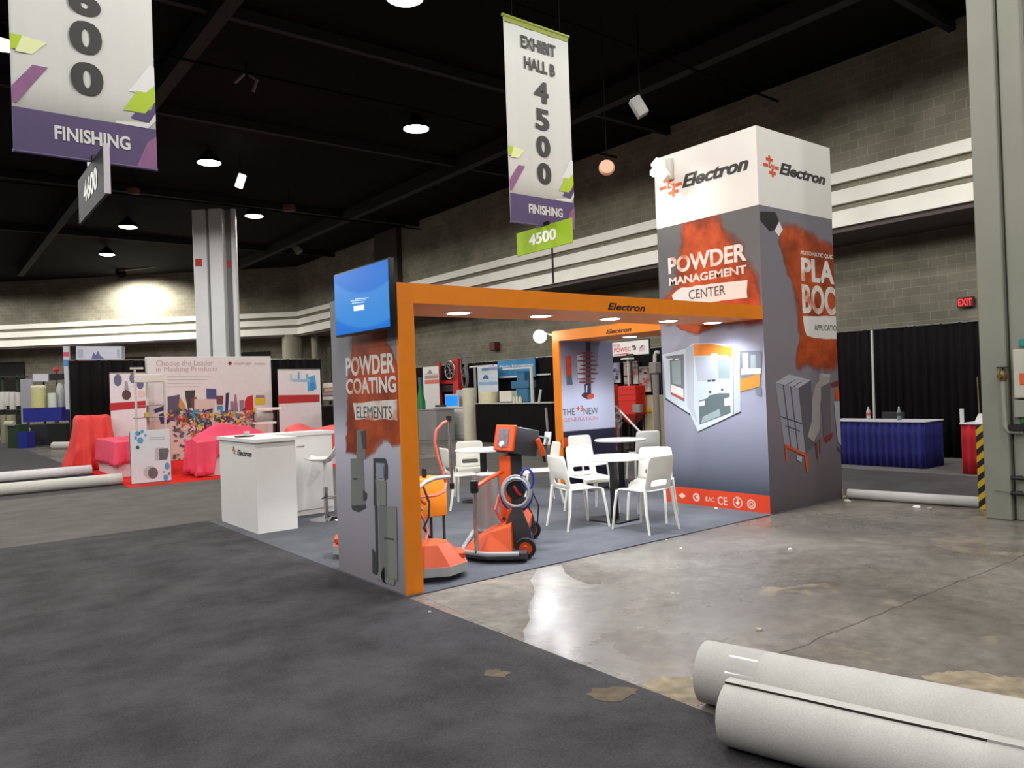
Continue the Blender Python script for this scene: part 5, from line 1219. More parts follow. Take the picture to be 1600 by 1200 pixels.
# front banner stand
Y_ = 15.95; a, b = PY(206, 757, Y_), PY(268, 755, Y_); zt = PY(236, 672, Y_).z
t = thing('banner_stand', 'small white banner stand with grey balls and blue dots at the red carpet edge', 'banner stand', ((a.x + b.x) / 2, Y_, .012))
MB().rbox((a.x, Y_, .03), (b.x, Y_ + .02, zt), .003, 1).build('sheet', mat('stand sheet', (228, 228, 232), .6, var=.02), t)
MB().box((a.x - .01, Y_ - .05, .012), (b.x + .01, Y_ + .1, .04)).cyl((a.x, Y_ + .03, .03), (a.x, Y_ + .03, zt), .01, n=6).cyl((b.x, Y_ + .03, .03), (b.x, Y_ + .03, zt), .01, n=6).build('frame', M_steel, t)
g = MB(); mm = [mat('ink blue dot', (90, 160, 210), .6), mat('ball grey', (110, 104, 108), .6, var=.2, scale=9), mat('pale ball', (196, 192, 196), .6), mat('ink dark dot', (50, 90, 90), .6)]
k = 0
for i, pts in [(2, e(235, 738, 11, 10)), (1, e(239, 739, 8, 9)), (2, [(243, 700), (256, 699), (256, 718), (243, 719)]), (1, [(248, 701), (262, 700), (264, 704), (261, 718), (249, 719)]), (0, e(215, 677, 4, 4, 7)), (0, e(222, 674, 3, 3, 6)), (0, e(219, 688, 5, 5, 8)), (0, e(227, 680, 2, 2, 6)), (0, e(212, 684, 2, 3, 6)), (3, e(215, 699, 3, 3, 6)), (3, e(218, 677, 1.5, 1.5, 6)), (0, e(261, 728, 4, 6, 7)), (0, e(259, 746, 4, 5, 7)), (0, e(264, 740, 2, 3, 6)), (0, e(256, 737, 1.5, 1.5, 6))]:
    g.m(i).poly(px_poly(('Y', Y_), pts, .003 + .0008 * k)); k += 1
for yy in (683, 686): g.m(2).poly(px_poly(('Y', Y_), [(233, yy), (258, yy - .5), (258, yy + .6), (233, yy + 1.1)], .004))
g.build('artwork', mm, t)
# draped tables
M_pink = mat('pink cloth', (238, 78, 108), .75, var=.08, scale=3, bump=.3)
M_red = mat('coral red cloth', (232, 72, 66), .75, var=.1, scale=3, bump=.4)
M_cor = mat('coral cloth', (246, 104, 100), .75, var=.08, scale=3, bump=.3)
M_tw = mat('white table cloth', (228, 218, 224), .7, var=.03)
def cloth_over(label, x0, y0, x1, y1, h, m, bumps, low, seed=0, cat='cloth', amp=.03, flare=0, fold=.035):
    """a loose sheet over a box: bumps (u, v, radius, height) lift it, low(u) gives how far the front edge hangs"""
    n = 44
    def fn(u, v):
        uu, vv = u * 1.5 - .25, v * 1.5 - .25
        cu_, cv_ = min(1, max(0, uu)), min(1, max(0, vv))
        z = h + sum(bh * math.exp(-(((cu_ - bu) / br1) ** 2 + ((cv_ - bv) / br1) ** 2)) for bu, bv, br1, bh in bumps)
        ox, oy = uu - cu_, vv - cv_
        dist = math.hypot(ox, oy) / .25
        w_ = noise.noise(Vector((uu * 5, vv * 5, seed)))
        z -= min(1, dist) * (h - low(u, v)) if dist > 0 else -.012 * w_
        out = (.03 + fold * (1 + math.sin((cu_ * (x1 - x0) + cv_ * (y1 - y0)) * 22 + seed)) * min(1, dist) + flare * min(1, dist) ** 2 * (1.3 if ox < 0 else .5)) if dist > 0 else 0
        sx_ = (1 if ox > 0 else -1) if ox else 0; sy_ = (1 if oy > 0 else -1) if oy else 0
        return Vector((x0 + (x1 - x0) * cu_ + sx_ * out, y0 + (y1 - y0) * cv_ + sy_ * out, max(.02, z + amp * w_ * .5)))
    o = MB().grid(fn, n, n).build('cloth_cover', m, origin=((x0 + x1) / 2, (y0 + y1) / 2, h), solid=.008)
    return setp(o, label, cat, 'cloths over the booth tables')
def plain_table(label, x0, y0, x1, y1, h):
    t = thing('display_table', label, 'table', ((x0 + x1) / 2, (y0 + y1) / 2, .012), 'white display tables')
    MB().rbox((x0 - .02, y0 - .02, h - .03), (x1 + .02, y1 + .02, h), .006, 1).build('tabletop', M_tw, t)
    MB().rbox((x0, y0, .012), (x1, y1, h - .03), .006, 1).build('skirt', M_tw, t)
plain_table('white table under pink cloth behind the small white banner stand', 3.32, 17.8, 4.3, 20.0, .76)
cloth_over('pink cloth draped over the table left of the small white banner stand', 3.3, 17.78, 4.0, 20.0, .775, M_pink, [(.3, .5, .3, .03)], lambda u, v: .26 + .16 * u, 1)
plain_table('white table under the bright pink mound left of the white counter', 4.57, 16.2, 6.35, 17.1, .74)
cloth_over('bright pink cloth over humped goods behind the white counter', 4.52, 16.18, 6.37, 17.12, .755, M_pink, [(.32, .5, .22, .30), (.62, .6, .2, .18), (.12, .4, .15, .06)], lambda u, v: .05 if u < .27 else .42, 2, fold=.05)
plain_table('white table under coral cloth just left of the printed end panel', 6.6, 16.2, 8.2, 17.1, .74)
cloth_over('coral cloth over the table just left of the printed end panel', 6.58, 16.18, 8.22, 17.12, .755, M_cor, [(.12, .5, .2, .20), (.75, .55, .35, .14)], lambda u, v: .30, 3)
q_ = PZ(134, 733)
RB = (PZ(120, 731).x, PZ(120, 731).y)
rx0 = PY(122, 600, 20.6).x; rx1 = PY(166, 600, 20.6).x
t0 = thing('covered_case', 'tall case under the red cloth at the left end of the pink booth', 'case', ((rx0 + rx1) / 2, 20.8, .0))
zr_ = PY(140, 650, 20.5).z
MB().rbox((rx0, 20.5, 0), (rx1, 21.1, zr_ - .02), .03, 2).build('case', M_tw, t0)
cloth_over('red cloth hanging to the floor over the tall case beside the black drape', rx0 - .02, 20.48, rx1 + .02, 21.12, zr_, M_red, [], lambda u, v: .03, 4, amp=.06, flare=.15, fold=.075)
# slim display rack
Y_ = 17.2
def r_(px_): return PY(px_, 640, Y_).x
t = thing('display_rack', 'slim white display rack with a white header behind the small banner stand', 'display rack', (r_(236), Y_, .012))
for px_, y0, dy in ((213, 576, 0), (236, 600, .3), (258, 596, 0)):
    MB().box((r_(px_) - .02, Y_ + dy, .012), (r_(px_) + .02, Y_ + dy + .04, PY(px_, y0, Y_).z)).build('upright', M_paint, t)
MB().box((r_(206), Y_ - .02, PY(210, 577, Y_).z), (r_(226), Y_ + .06, PY(210, 574, Y_).z)).build('crossbar', M_paint, t)
MB().rbox((r_(212), Y_ - .03, PY(230, 597.5, Y_).z), (r_(256), Y_ + .02, PY(230, 585, Y_).z), .01, 1).build('header', mat('rack header', (228, 222, 214), .6), t)
for z_ in (.55, .78, 1.25, 1.5): MB().box((r_(213), Y_, z_), (r_(258), Y_ + .3, z_ + .015)).build('shelf', M_steel, t)
for k, (px_, z_, c, w) in enumerate(((232, 1.265, (206, 176, 90), .1), (240, .795, (60, 62, 70), .12), (250, .795, (206, 160, 70), .09), (222, .795, (80, 72, 70), .08), (246, .565, (200, 130, 60), .1), (228, .565, (70, 60, 110), .08))):
    o = MB().rbox((r_(px_) - w / 2, Y_ + .08, z_), (r_(px_) + w / 2, Y_ + .2, z_ + w), .008, 1).build('sample_box', mat('sample %d' % k, c, .6), origin=(r_(px_), Y_ + .14, z_))
    setp(o, ('ochre sample box on the upper rack shelf', 'charcoal sample box on the lower middle rack shelf', 'ochre sample box at the right of the lower middle rack shelf', 'brown sample box at the left of the lower middle rack shelf', 'orange sample box on the lowest rack shelf', 'violet sample box on the lowest rack shelf')[k], 'box', 'samples on the slim rack')
# stand with grey drum
Y_ = 18.4
t = thing('product_stand', 'white topped stand on a black post in front of the pale wall', 'stand', (r_(424), Y_, .012))
s_ = lambda px_: PY(px_, 640, Y_).x
sv = lambda py_: PY(425, py_, Y_).z
MB().rbox((s_(411), Y_, sv(641)), (s_(440), Y_ + .4, sv(637)), .008, 1).build('top', M_white, t)
MB().box((s_(430), Y_ + .1, .3), (s_(432.5), Y_ + .16, sv(641))).box((s_(436), Y_ + .1, .3), (s_(438.5), Y_ + .16, sv(641))).build('post', M_black, t)
MB().rbox((s_(404), Y_ - .02, .012), (s_(441), Y_ + .5, .34), .01, 1).build('base', M_white, t)
MB().rbox((s_(404), Y_ + .02, sv(662)), (s_(432), Y_ + .4, sv(659)), .004, 1).build('shelf', M_white, t)
t = thing('grey_drum', 'grey drum lying on the shelf of the white topped stand', 'drum', (s_(416), Y_ + .2, sv(659)))
zc_ = (sv(659) + sv(642)) / 2; MB().lathe((s_(404), Y_ + .2, zc_), [(0, 0), (.11, 0), (.12, .02), (.12, s_(429) - s_(404) - .02), (.11, s_(429) - s_(404)), (0, s_(429) - s_(404))], 24, (1, 0, 0)).build('shell', mat('drum grey', (170, 168, 164), .5, var=.08), t)
# things behind the pink booth
def flat_sign(name, label, cat, pts, d, c, arts=(), post=True, th=.05, group=None):
    P4 = [PD(x, y, d) for x, y in pts]; c0 = sum(P4, Vector()) / 4
    t = thing(name, label, cat, (c0.x, c0.y, 0), group)
    fh = Vector((fw.x, fw.y, 0)).normalized()
    MB().prism(P4, fh * th).build('board', mat('board %d %d %d' % tuple(c), c, .6, var=.03), t)
    if arts:
        g = MB(); mats_ = []
        for k, (cc_, pp) in enumerate(arts):
            mm = mat('print %d %d %d' % tuple(cc_), cc_, .6)
            if mm not in mats_: mats_.append(mm)
            g.m(mats_.index(mm)).poly([PD(x, y, d) - fh * (.006 + .003 * k) for x, y in pp])
        g.build('artwork', mats_, t)
    if post:
        zb = min(p.z for p in P4)
        MB().cyl(c0 * 1.0 + fh * (th + .02) - Vector((0, 0, c0.z)), Vector((c0.x, c0.y, zb + .1)) + fh * (th + .02), .03, n=8).build('post', M_dark, t)
    return t
flat_sign('booth_header', 'white header with blue figures showing above the left black drape', 'sign', [(119, 563), (190, 563), (190, 541), (119, 541)], 34, (222, 224, 236), [((110, 116, 170), [(143, 561), (146, 550), (150, 555), (153, 548), (157, 556), (164, 561)]), ((190, 192, 214), [(121, 559), (130, 559), (130, 546), (121, 546)]), ((190, 192, 214), [(183, 559), (188, 559), (188, 546), (183, 546)])], th=.3)
flat_sign('tall_poster', 'narrow tall poster with pink and blue at the left end of the black drape', 'poster', [(103, 640), (109, 640), (107, 541), (98, 541)], 31, (206, 206, 216), [((214, 80, 120), [(99, 557), (107.5, 557), (107.5, 550), (99, 550)]), ((90, 140, 206), [(100, 572), (108, 572), (108, 562), (99.5, 562)])], th=.1)
flat_sign('magazine_rack', 'small rack of pale magazines between the blue bottle banner and the end panel', 'rack', [(504, 627), (526, 626), (526, 597), (504, 598)], 23, (120, 116, 108), [((226, 216, 200), [(505, 606), (525, 605), (525, 598), (505, 599)]), ((206, 180, 130), [(507, 612), (525, 611), (525, 606), (507, 607)]), ((190, 150, 170), [(505, 618), (524, 617), (524, 613), (505, 614)]), ((230, 226, 220), [(505, 625), (524, 624), (524, 619), (505, 620)])])
flat_sign('marker_post', 'white post with red top beside the printed end panel', 'post', [(532, 640), (537, 640), (536, 573), (531, 573)], 22, (232, 226, 220), [((196, 46, 46), [(530, 582), (536.5, 582), (536, 572), (529.5, 572)])], post=False, th=.12)
p0 = PD(518, 655, 21)
o = thing('skirted_table', 'black skirted table behind the coral cloth', 'table', (p0.x, p0.y, 0))
q0 = PD(502, 633, 21); q1 = PD(540, 632, 21); fh = Vector((fw.x, fw.y, 0)).normalized()
MB().prism([(q0.x, q0.y, 0), (q1.x, q1.y, 0), (q1.x, q1.y, q1.z - .03), (q0.x, q0.y, q1.z - .03)], fh * .7).build('skirt', M_blackcloth, o)
MB().prism([(q0.x, q0.y, q1.z - .03), (q1.x, q1.y, q1.z - .03), (q1.x, q1.y, q1.z), (q0.x, q0.y, q1.z)], fh * .72).build('tabletop', M_mg, o)

# ================================================================== FAR LEFT MACHINES
def upright_box(name, label, cat, x0, x1, y0, y1, d, c, depth=.6, part='body', top=None, group=None):
    """a box standing on the floor (or at its pixel height) at forward distance d"""
    a, b = PD(x0, y1, d), PD(x1, y1, d); z1 = PD((x0 + x1) / 2, y0, d).z; z0 = a.z if top else 0
    t = thing(name, label, cat, ((a.x + b.x) / 2, (a.y + b.y) / 2, z0), group)
    MB().prism([(a.x, a.y, z0), (b.x, b.y, z0), (b.x, b.y, z1), (a.x, a.y, z1)], fh * depth).build(part, mat('paint %d %d %d' % tuple(c), c, .55, var=.08), t)
    return t
def drum(name, label, cat, x0, x1, y0, y1, d, c, z0=None, group=None, dome=0, cap=None):
    a = PD((x0 + x1) / 2, y1, d); r = (x1 - x0) / 2 * d / F; z1 = PD((x0 + x1) / 2, y0, d).z; zb = a.z if z0 is None else z0; h = z1 - zb
    t = thing(name, label, cat, (a.x, a.y, zb), group)
    pr = [(0, 0), (r, 0), (r, h * .96), (r * .97, h), (0, h)] if not dome else [(0, 0), (r * .9, 0), (r, h * .06), (r, h * (1 - dome)), (r * .75, h * (1 - dome * .35)), (r * .3, h), (0, h)]
    MB().lathe((a.x, a.y, zb), pr, 24).build('body', mat('paint %d %d %d' % tuple(c), c, .5, var=.06), t)
    if cap: MB().lathe((a.x, a.y, zb + h), [(r * 1.06, -h * .12), (r * 1.08, -h * .02), (r * .9, h * .02), (0, h * .03)], 24).build('lid', mat('paint %d %d %d' % tuple(cap), cap, .5), t)
    return t
upright_box('display_board', 'grey and blue display board behind the yellow tank at far left', 'display board', 34, 52, 592, 676, 33, (170, 168, 178), .1)
t = upright_box('skirted_table', 'bright blue skirted table at far left under the yellow tank', 'table', 36, 96, 637, 660, 31, (38, 44, 140), .8, 'skirt', top=True)
for px_ in (44, 88):
    q_ = PD(px_, 660, 31); MB().cyl((q_.x, q_.y, 0), (q_.x, q_.y, q_.z + .05), .06, n=8).build('leg', M_mg, t)
zt_ = PD(66, 637, 31).z
drum('yellow_tank', 'cream yellow tank on the blue table at far left', 'tank', 51, 71, 603, 637, 31.2, (206, 202, 140), zt_, cap=(232, 226, 190))
drum('white_canister', 'white canister with dial right of the cream yellow tank', 'canister', 76, 88, 614, 634, 31.2, (214, 216, 206), zt_, 'white canisters')
drum('white_canister', 'slim white canister beside the black drape edge', 'canister', 102, 109, 600, 634, 31.4, (206, 208, 206), zt_, 'white canisters')
drum('white_canister', 'domed white canister between the dial canister and drape', 'canister', 89, 100, 598, 626, 31.6, (204, 208, 206), zt_, 'white canisters', dome=.3)
flat_sign('machine_header', 'small white header above the cream yellow tank', 'sign', [(51, 596), (75, 596), (75, 584), (51, 584)], 31.5, (212, 208, 222), th=.2)
upright_box('console', 'black console box above the dial canister', 'console', 77, 99, 584, 594, 31.5, (34, 30, 32), .4, top=True)
p = PD(88, 577, 33)
t = thing('red_lamp', 'small red round sign above the black console at far left', 'lamp', p)
MB().lathe(p, [(0, -.1), (.1, -.08), (.13, 0), (.1, .08), (0, .1)], 16).build('globe', mat('red globe', (206, 40, 60), .5), t); MB().cyl((p.x, p.y, 0), p, .03, n=8).build('stem', M_mg, t)
t = upright_box('dark_skid', 'low dark machine skid under the blue table at far left', 'machine', 28, 74, 664, 684, 30, (38, 40, 44), 1.2)
q_ = PD(40, 672, 29.9); MB().cyl(q_, q_ + fh * .3, .13, n=16).build('motor', mat('motor silver', (200, 202, 206), .4), t)
t = upright_box('blue_pump', 'small blue pump at the left front of the dark machine skid', 'pump', 28, 42, 675, 684, 28.6, (36, 44, 140), .5)
upright_box('black_crate', 'tall black crate between the blue table and the short white roll', 'crate', 80, 104, 662, 704, 28.2, (20, 20, 22), .7)
for k, (x0, x1, y0, y1, l) in enumerate(((0, 10, 612, 680, 'white pail stack at the very left edge'), (8, 16, 612, 634, 'pale jar on the left rack, left one'), (16, 25, 612, 640, 'pale jar on the left rack, middle one'), (25, 32, 613, 634, 'pale jar on the left rack, right one'))):
    drum('white_jar', l, 'jar', x0, x1, y0, min(y1, 640), 34, (216, 216, 210), None, 'pale jars at far left')
t = thing('pipe_rack', 'dark green pipe rack holding pale jars at far left', 'rack', PD(16, 690, 34) * 1.0)
z640 = PD(16, 640, 34).z
for px_ in (1, 24, 33):
    q_ = PD(px_, 640, 34) + fh * .2; MB().cyl((q_.x, q_.y, 0), (q_.x, q_.y, PD(20, 586, 34).z), .05, n=8).build('post', mat('dark green', (36, 62, 40), .6), t)
for yy in (640, 588):
    a, b = PD(-6, yy, 34), PD(34, yy, 34); MB().prism([a, b, b - Vector((0, 0, .06)), a - Vector((0, 0, .06))], fh * .5).build('shelf', mat('dark green', (36, 62, 40), .6), t)
for k, (x0, x1, y0, y1, c, l) in enumerate(((2, 12, 648, 680, (150, 144, 120), 'tan drum under the jar rack, left one'), (12, 24, 648, 676, (164, 156, 130), 'tan drum under the jar rack, right one'))):
    drum('tan_drum', l, 'drum', x0, x1, y0, y1, 33, c, 0, 'drums under the rack')
t = upright_box('green_pump', 'dark green pump in front of the jar rack at far left', 'pump', 12, 30, 664, 684, 29, (40, 66, 46), .6)
q_ = PD(8, 662, 29); MB().cyl(q_, q_ + rt * .35, .1, n=12).build('motor', mat('motor cream', (190, 184, 160), .5), t)

# ================================================================== BOOTHS ALONG THE RIGHT WALL SEEN THROUGH THE FRAME
def bx_(name, label, cat, x0, x1, y0, y1, X, c, depth=.5, floor_=True, part='body', group=None):
    """box whose near face lies in the plane X, between picture columns x0..x1 and rows y0..y1"""
    ya_, yb_ = PX(x0, 620, X).y, PX(x1, 620, X).y; z1 = PX((x0 + x1) / 2, y0, X).z; z0 = 0 if floor_ else PX((x0 + x1) / 2, y1, X).z
    t = thing(name, label, cat, (X + depth / 2, (ya_ + yb_) / 2, max(0, z0)), group)
    MB().rbox((X, yb_, max(0, z0)), (X + depth, ya_, z1), .012, 1).build(part, mat('paint %d %d %d' % tuple(c), c, .55, var=.05), t)
    return t, ya_, yb_, max(0, z0), z1
# black counter with pale top
t, ya_, yb_, z0, z1 = bx_('black_counter', 'black skirted counter with pale top behind the powder trolley', 'counter', 742, 862, 631, 690, 13.4, (15, 15, 18), .8, part='skirt')
t.children[0].data.materials[0] = M_blackcloth
MB().rbox((13.36, yb_ - .03, z1), (14.25, ya_ + .03, z1 + .025), .006, 1).build('countertop', mat('pale top', (190, 190, 186), .5), t)
CT = z1 + .025
cyl_ = lambda name, label, cat, x0, x1, y0, X, c, zb, group=None, **k: None
def can(name, label, cat, x0, x1, y0, X, c, zb, group=None, dome=0, lid=None):
    y = PX((x0 + x1) / 2, 620, X).y; r = abs(PX(x0, 620, X).y - PX(x1, 620, X).y) / 2 * .8; z1 = PX((x0 + x1) / 2, y0, X).z; h = max(.03, z1 - zb)
    t = thing(name, label, cat, (X, y, zb), group)
    pr = [(0, 0), (r, 0), (r, h * .95), (r * .96, h), (0, h)] if not dome else [(0, 0), (r, 0), (r, h * .6), (r * .45, h * .8), (r * .4, h), (0, h)]
    MB().lathe((X, y, zb), pr, 20).build('body', mat('paint %d %d %d' % tuple(c), c, .5, var=.06), t)
    if lid: MB().lathe((X, y, zb + h), [(r * .5, -h * .12), (r * .5, 0), (0, .004)], 14).build('lid', mat('paint %d %d %d' % tuple(lid), lid, .5), t)
    return t
can('beige_pail', 'beige pail on the black counter under the white and blue banner', 'pail', 753, 775, 612, 13.8, (206, 196, 160), CT)
t, *_ = bx_('white_carton', 'white carton on the black counter right of the beige pail', 'carton', 780, 799, 611, 628, 13.7, (218, 212, 200), .3, False)
for k, (a, b, l) in enumerate(((801, 805, 'small bottle with yellow green lid on the counter, left one of three'), (806, 810, 'small bottle with yellow green lid on the counter, middle one of three'), (811, 815, 'small bottle with yellow green lid on the counter, right one of three'))):
    can('small_bottle', l, 'bottle', a, b, 617, 13.6, (206, 202, 180), CT, 'small bottles on the black counter', .3, (150, 170, 60))
# tall beige tube column
yq = PX(735, 650, 13.7).y
t = thing('beige_tube', 'tall beige cardboard tube standing left of the black counter', 'tube', (13.7, yq, 0))
r_t = abs(PX(727, 640, 13.7).y - PX(743, 640, 13.7).y) / 2 * .8
MB().lathe((13.7, yq, 0), [(r_t * .8, 0), (r_t, 0), (r_t, PX(735, 606, 13.7).z), (r_t * .85, PX(735, 606, 13.7).z), (r_t * .8, 0)], 28).build('tube', mat('cardboard beige', (210, 204, 182), .7, var=.05), t)
# white bin unit with monitor
t, ya_, yb_, z0, z1 = bx_('white_cabinet', 'white cabinet unit below the small blue monitor', 'cabinet', 677, 727, 637, 685, 13.9, (202, 202, 198), .6)
for a_, b_ in ((0, .5), (.5, 1)):
    d0 = ya_ + (yb_ - ya_) * a_ - .02; d1 = ya_ + (yb_ - ya_) * b_ + .02
    d = MB().rbox((13.885, d1, .12), (13.9, d0, z1 - .06), .003, 1).build('door', mat('cabinet door', (212, 212, 208), .5), t)
    MB().cyl((13.87, d1 + .05, .5), (13.87, d1 + .05, .65), .008, n=6).build('handle', M_steel, d)
MB().rbox((13.86, yb_ - .02, z1), (14.52, ya_ + .02, z1 + .02), .004, 1).build('countertop', M_white, t)
zc_ = z1 + .02
yA, yB = PX(695, 620, 14.1).y, PX(716, 620, 14.1).y; zA, zBb = PX(705, 636, 14.1).z, PX(705, 616, 14.1).z
t = thing('monitor', 'small monitor with a blue screen on the white cabinet', 'monitor', (14.12, (yA + yB) / 2, zc_))
MB().rbox((14.1, yB, zA), (14.14, yA, zBb), .004, 1).build('casing', mat('pale bezel', (190, 196, 204), .5), t)
MB().box((14.096, yB + .04, zA + .04), (14.1, yA - .04, zBb - .04)).build('screen', mat('small blue screen', (20, 110, 190), .4, emit=(24, 118, 200), estr=.8), t, label='glowing blue screen')
MB().cyl((14.12, (yA + yB) / 2, zc_), (14.12, (yA + yB) / 2, zA + .05), .03, n=8).lathe((14.12, (yA + yB) / 2, zc_), [(0, 0), (.14, 0), (.14, .01), (0, .015)], 16).build('stand', M_paint, t)
t, *_ = bx_('grey_carton', 'pale grey carton behind the small blue monitor', 'carton', 713, 730, 609, 640, 14.3, (186, 184, 180), .3, False)
# grey counter left with black printer
t, ya_, yb_, z0, z1 = bx_('grey_counter', 'grey counter just right of the orange post, behind', 'counter', 652, 680, 641, 700, 12.9, (140, 138, 136), .7)
MB().rbox((12.88, yb_ - .03, z1), (13.62, ya_ + .03, z1 + .025), .005, 1).build('countertop', mat('grey top', (158, 156, 154), .5), t)
t, *_ = bx_('black_printer', 'black printer box on the white cabinet left of the monitor', 'printer', 679, 693, 633, 638, 14.0, (24, 24, 26), .4, False)
# banners
def rollX(label, x0, x1, y0, X, c, arts):
    ya_, yb_ = PX(x0, 620, X).y, PX(x1, 620, X).y; z1 = PX((x0 + x1) / 2, y0, X).z
    t = thing('roll_up_banner', label, 'banner stand', (X, (ya_ + yb_) / 2, 0), 'roll up banners')
    MB().rbox((X, yb_, .08), (X + .02, ya_, z1), .003, 1).build('sheet', mat('sheet %d %d' % (x0, y0), c, .6), t)
    MB().rbox((X - .1, yb_, 0), (X + .12, ya_, .1), .02, 1).build('base', M_steel, t)
    MB().cyl((X + .03, ya_, z1), (X + .03, yb_, z1), .015, n=8).cyl((X + .04, (ya_ + yb_) / 2, .08), (X + .04, (ya_ + yb_) / 2, z1), .012, n=8).build('frame', M_steel, t)
    g = MB(); mats_ = []
    for k, (cc_, pp) in enumerate(arts):
        mm = mat('print %d %d %d' % tuple(cc_), cc_, .6)
        if mm not in mats_: mats_.append(mm)
        g.m(mats_.index(mm)).poly(px_poly(('X', X), pp, .004 + .002 * k))
    g.build('artwork', mats_, t)
rollX('white roll up banner with a salmon band beside the red machine post', 662, 686.5, 573, 14.35, (226, 222, 218), [((150, 130, 130), [(667, 584), (672, 577), (677, 584)]), ((170, 140, 140), [(664, 592), (684, 591), (685, 586), (664, 587)]), ((216, 110, 90), [(664, 600), (686, 599), (686, 593), (664, 594)]), ((200, 190, 190), [(664, 586), (684, 585), (684, 583), (664, 584)])])
rollX('white and blue roll up banner behind the beige pail', 747.5, 778.5, 571, 14.5, (214, 222, 230), [((120, 160, 200), [(753, 580), (765, 579), (765, 574), (753, 575)]), ((60, 110, 180), [(754, 592), (764, 592), (762, 586), (757, 586)]), ((140, 180, 210), [(748, 602), (778, 601), (778, 596), (748, 597)]), ((170, 180, 220), [(764, 578), (778, 578), (778, 572), (764, 573)])])
# blue backdrop
X_ = 14.85
ya_, yb_ = PX(778, 580, X_).y, PX(836, 580, X_).y; zb_, zt_ = PX(807, 590, X_).z, PX(807, 562, X_).z
t = thing('backdrop_poster', 'blue backdrop poster with white slogan hung on the black drape', 'poster', (X_, (ya_ + yb_) / 2, zb_))
MB().box((X_, yb_, zb_), (X_ + .03, ya_, zt_)).build('sheet', mat('azure print', (58, 132, 180), .6, var=.25, scale=1.2), t)
g = MB(); px_text(g, 'Plastic Innovations', ('X', X_), (781, 575), (833, 572.5), (781, 571), .01); g.poly(px_poly(('X', X_), [(780, 591), (832, 588.5), (832, 586), (780, 588.5)], .004)); g.build('slogan', M_inkw, t)
MB().box((X_ - .01, yb_ - .01, zt_), (X_ + .04, ya_ + .01, zt_ + .03)).build('rail', M_steel, t)
# blue press
X_ = 13.9
def bxy(x0, x1, y0, y1, X, d): return ((X, PX(x1, 620, X).y, PX((x0 + x1) / 2, y1, X).z), (X + d, PX(x0, 620, X).y, PX((x0 + x1) / 2, y0, X).z))
yq = PX(813, 610, X_).y
t = thing('blue_press', 'teal blue press machine standing on the black counter', 'press', (X_, yq, CT))
M_tl = mat('teal blue', (52, 112, 148), .5, var=.1)
for n_, q4 in (('head', (808, 820, 580, 597)), ('collar', (799, 826, 595, 607)), ('base', (806, 824, 607, 628))):
    lo, hi = bxy(*q4, X_, .3)
    if n_ == 'base': lo = (lo[0], lo[1], CT)
    MB().rbox(lo, hi, .02, 1).build(n_, M_tl, t)
# T shaped stands
for k, (px_, y0, y1, X_, l) in enumerate(((832, 574, 622, 13.6, 'white upright display pole at the right end of the black counter'), (743, 573, 612, 14.2, 'grey upright pole left of the white and blue banner'))):
    a, b = PX(px_, y1, X_), PX(px_, y0, X_)
    t = thing('display_pole', l, 'pole', (X_, a.y, CT if k == 0 else 0))
    MB().cyl((X_, a.y, CT if k == 0 else 0), (X_, a.y, b.z), .05 if k == 0 else .04, n=10).build('tube', M_paint if k == 0 else mat('pole grey', (150, 146, 142), .6), t)
    MB().box((X_ - .03, a.y - (.05 if k == 0 else 1.0), b.z - .02), (X_ + .03, a.y + (1.3 if k == 0 else .25), b.z + .03)).build('crossbar', M_paint, t)
lo, hi = bxy(780, 860, 585.5, 588, 14.93, .05)
o = MB().box(lo, hi).build('white_rail', M_paint, origin=((lo[0], (lo[1] + hi[1]) / 2, lo[2]))); setp(o, 'long thin white rail on the drape under the blue poster', 'rail')
for k, (xa, y_a, xb, y_b, X_) in enumerate(((842, 626, 845, 609, 13.7), (857, 680, 853, 637, 13.25))):
    a, b = PX(xa, y_a, X_), PX(xb, y_b, X_)
    if k: a.z = .0
    else: a.z = CT
    o = MB().cyl(a, b, .035, n=10).build('white_stick', M_paint if k == 0 else mat('pole grey', (150, 146, 142), .6), origin=a); setp(o, ('short white stick leaning on the black counter top', 'grey stick leaning against the front of the black counter')[k], 'stick')
# red framed machine
X_ = 14.6
t = thing('red_machine', 'red framed machine with a round grille behind the white roll up banner', 'machine', (X_, PX(705, 600, X_).y, 0))
M_rd = mat('machine red', (196, 44, 40), .45, var=.06)
lo, hi = bxy(708, 716.5, 560, 690, X_, .2); MB().rbox((lo[0], lo[1], 0), hi, .01, 1).build('post', M_rd, t)
lo, hi = bxy(687, 709, 594, 600, X_, .12); MB().rbox(lo, hi, .01, 1).build('crossbeam', M_rd, t)
lo, hi = bxy(684, 688, 566, 690, X_ + .1, .1); MB().rbox((lo[0], lo[1], 0), hi, .01, 1).build('post', M_rd, t)
c_ = PX(703, 578, X_ - .1); rr = .3
g = MB().tube([c_ + Vector((0, math.cos(a) * rr, math.sin(a) * rr)) for a in [2 * PI * i / 28 for i in range(28)]], .03, 8, True)
for a in range(4): g.cyl(c_ + Vector((0, math.cos(a * PI / 4) * rr, math.sin(a * PI / 4) * rr)), c_ - Vector((0, math.cos(a * PI / 4) * rr, math.sin(a * PI / 4) * rr)), .015, n=6)
g.build('grille', M_steel, t)
lo, hi = bxy(690, 708, 602, 612, X_ + .05, .18); MB().rbox(lo, hi, .01, 1).build('motor_box', M_mg, t)
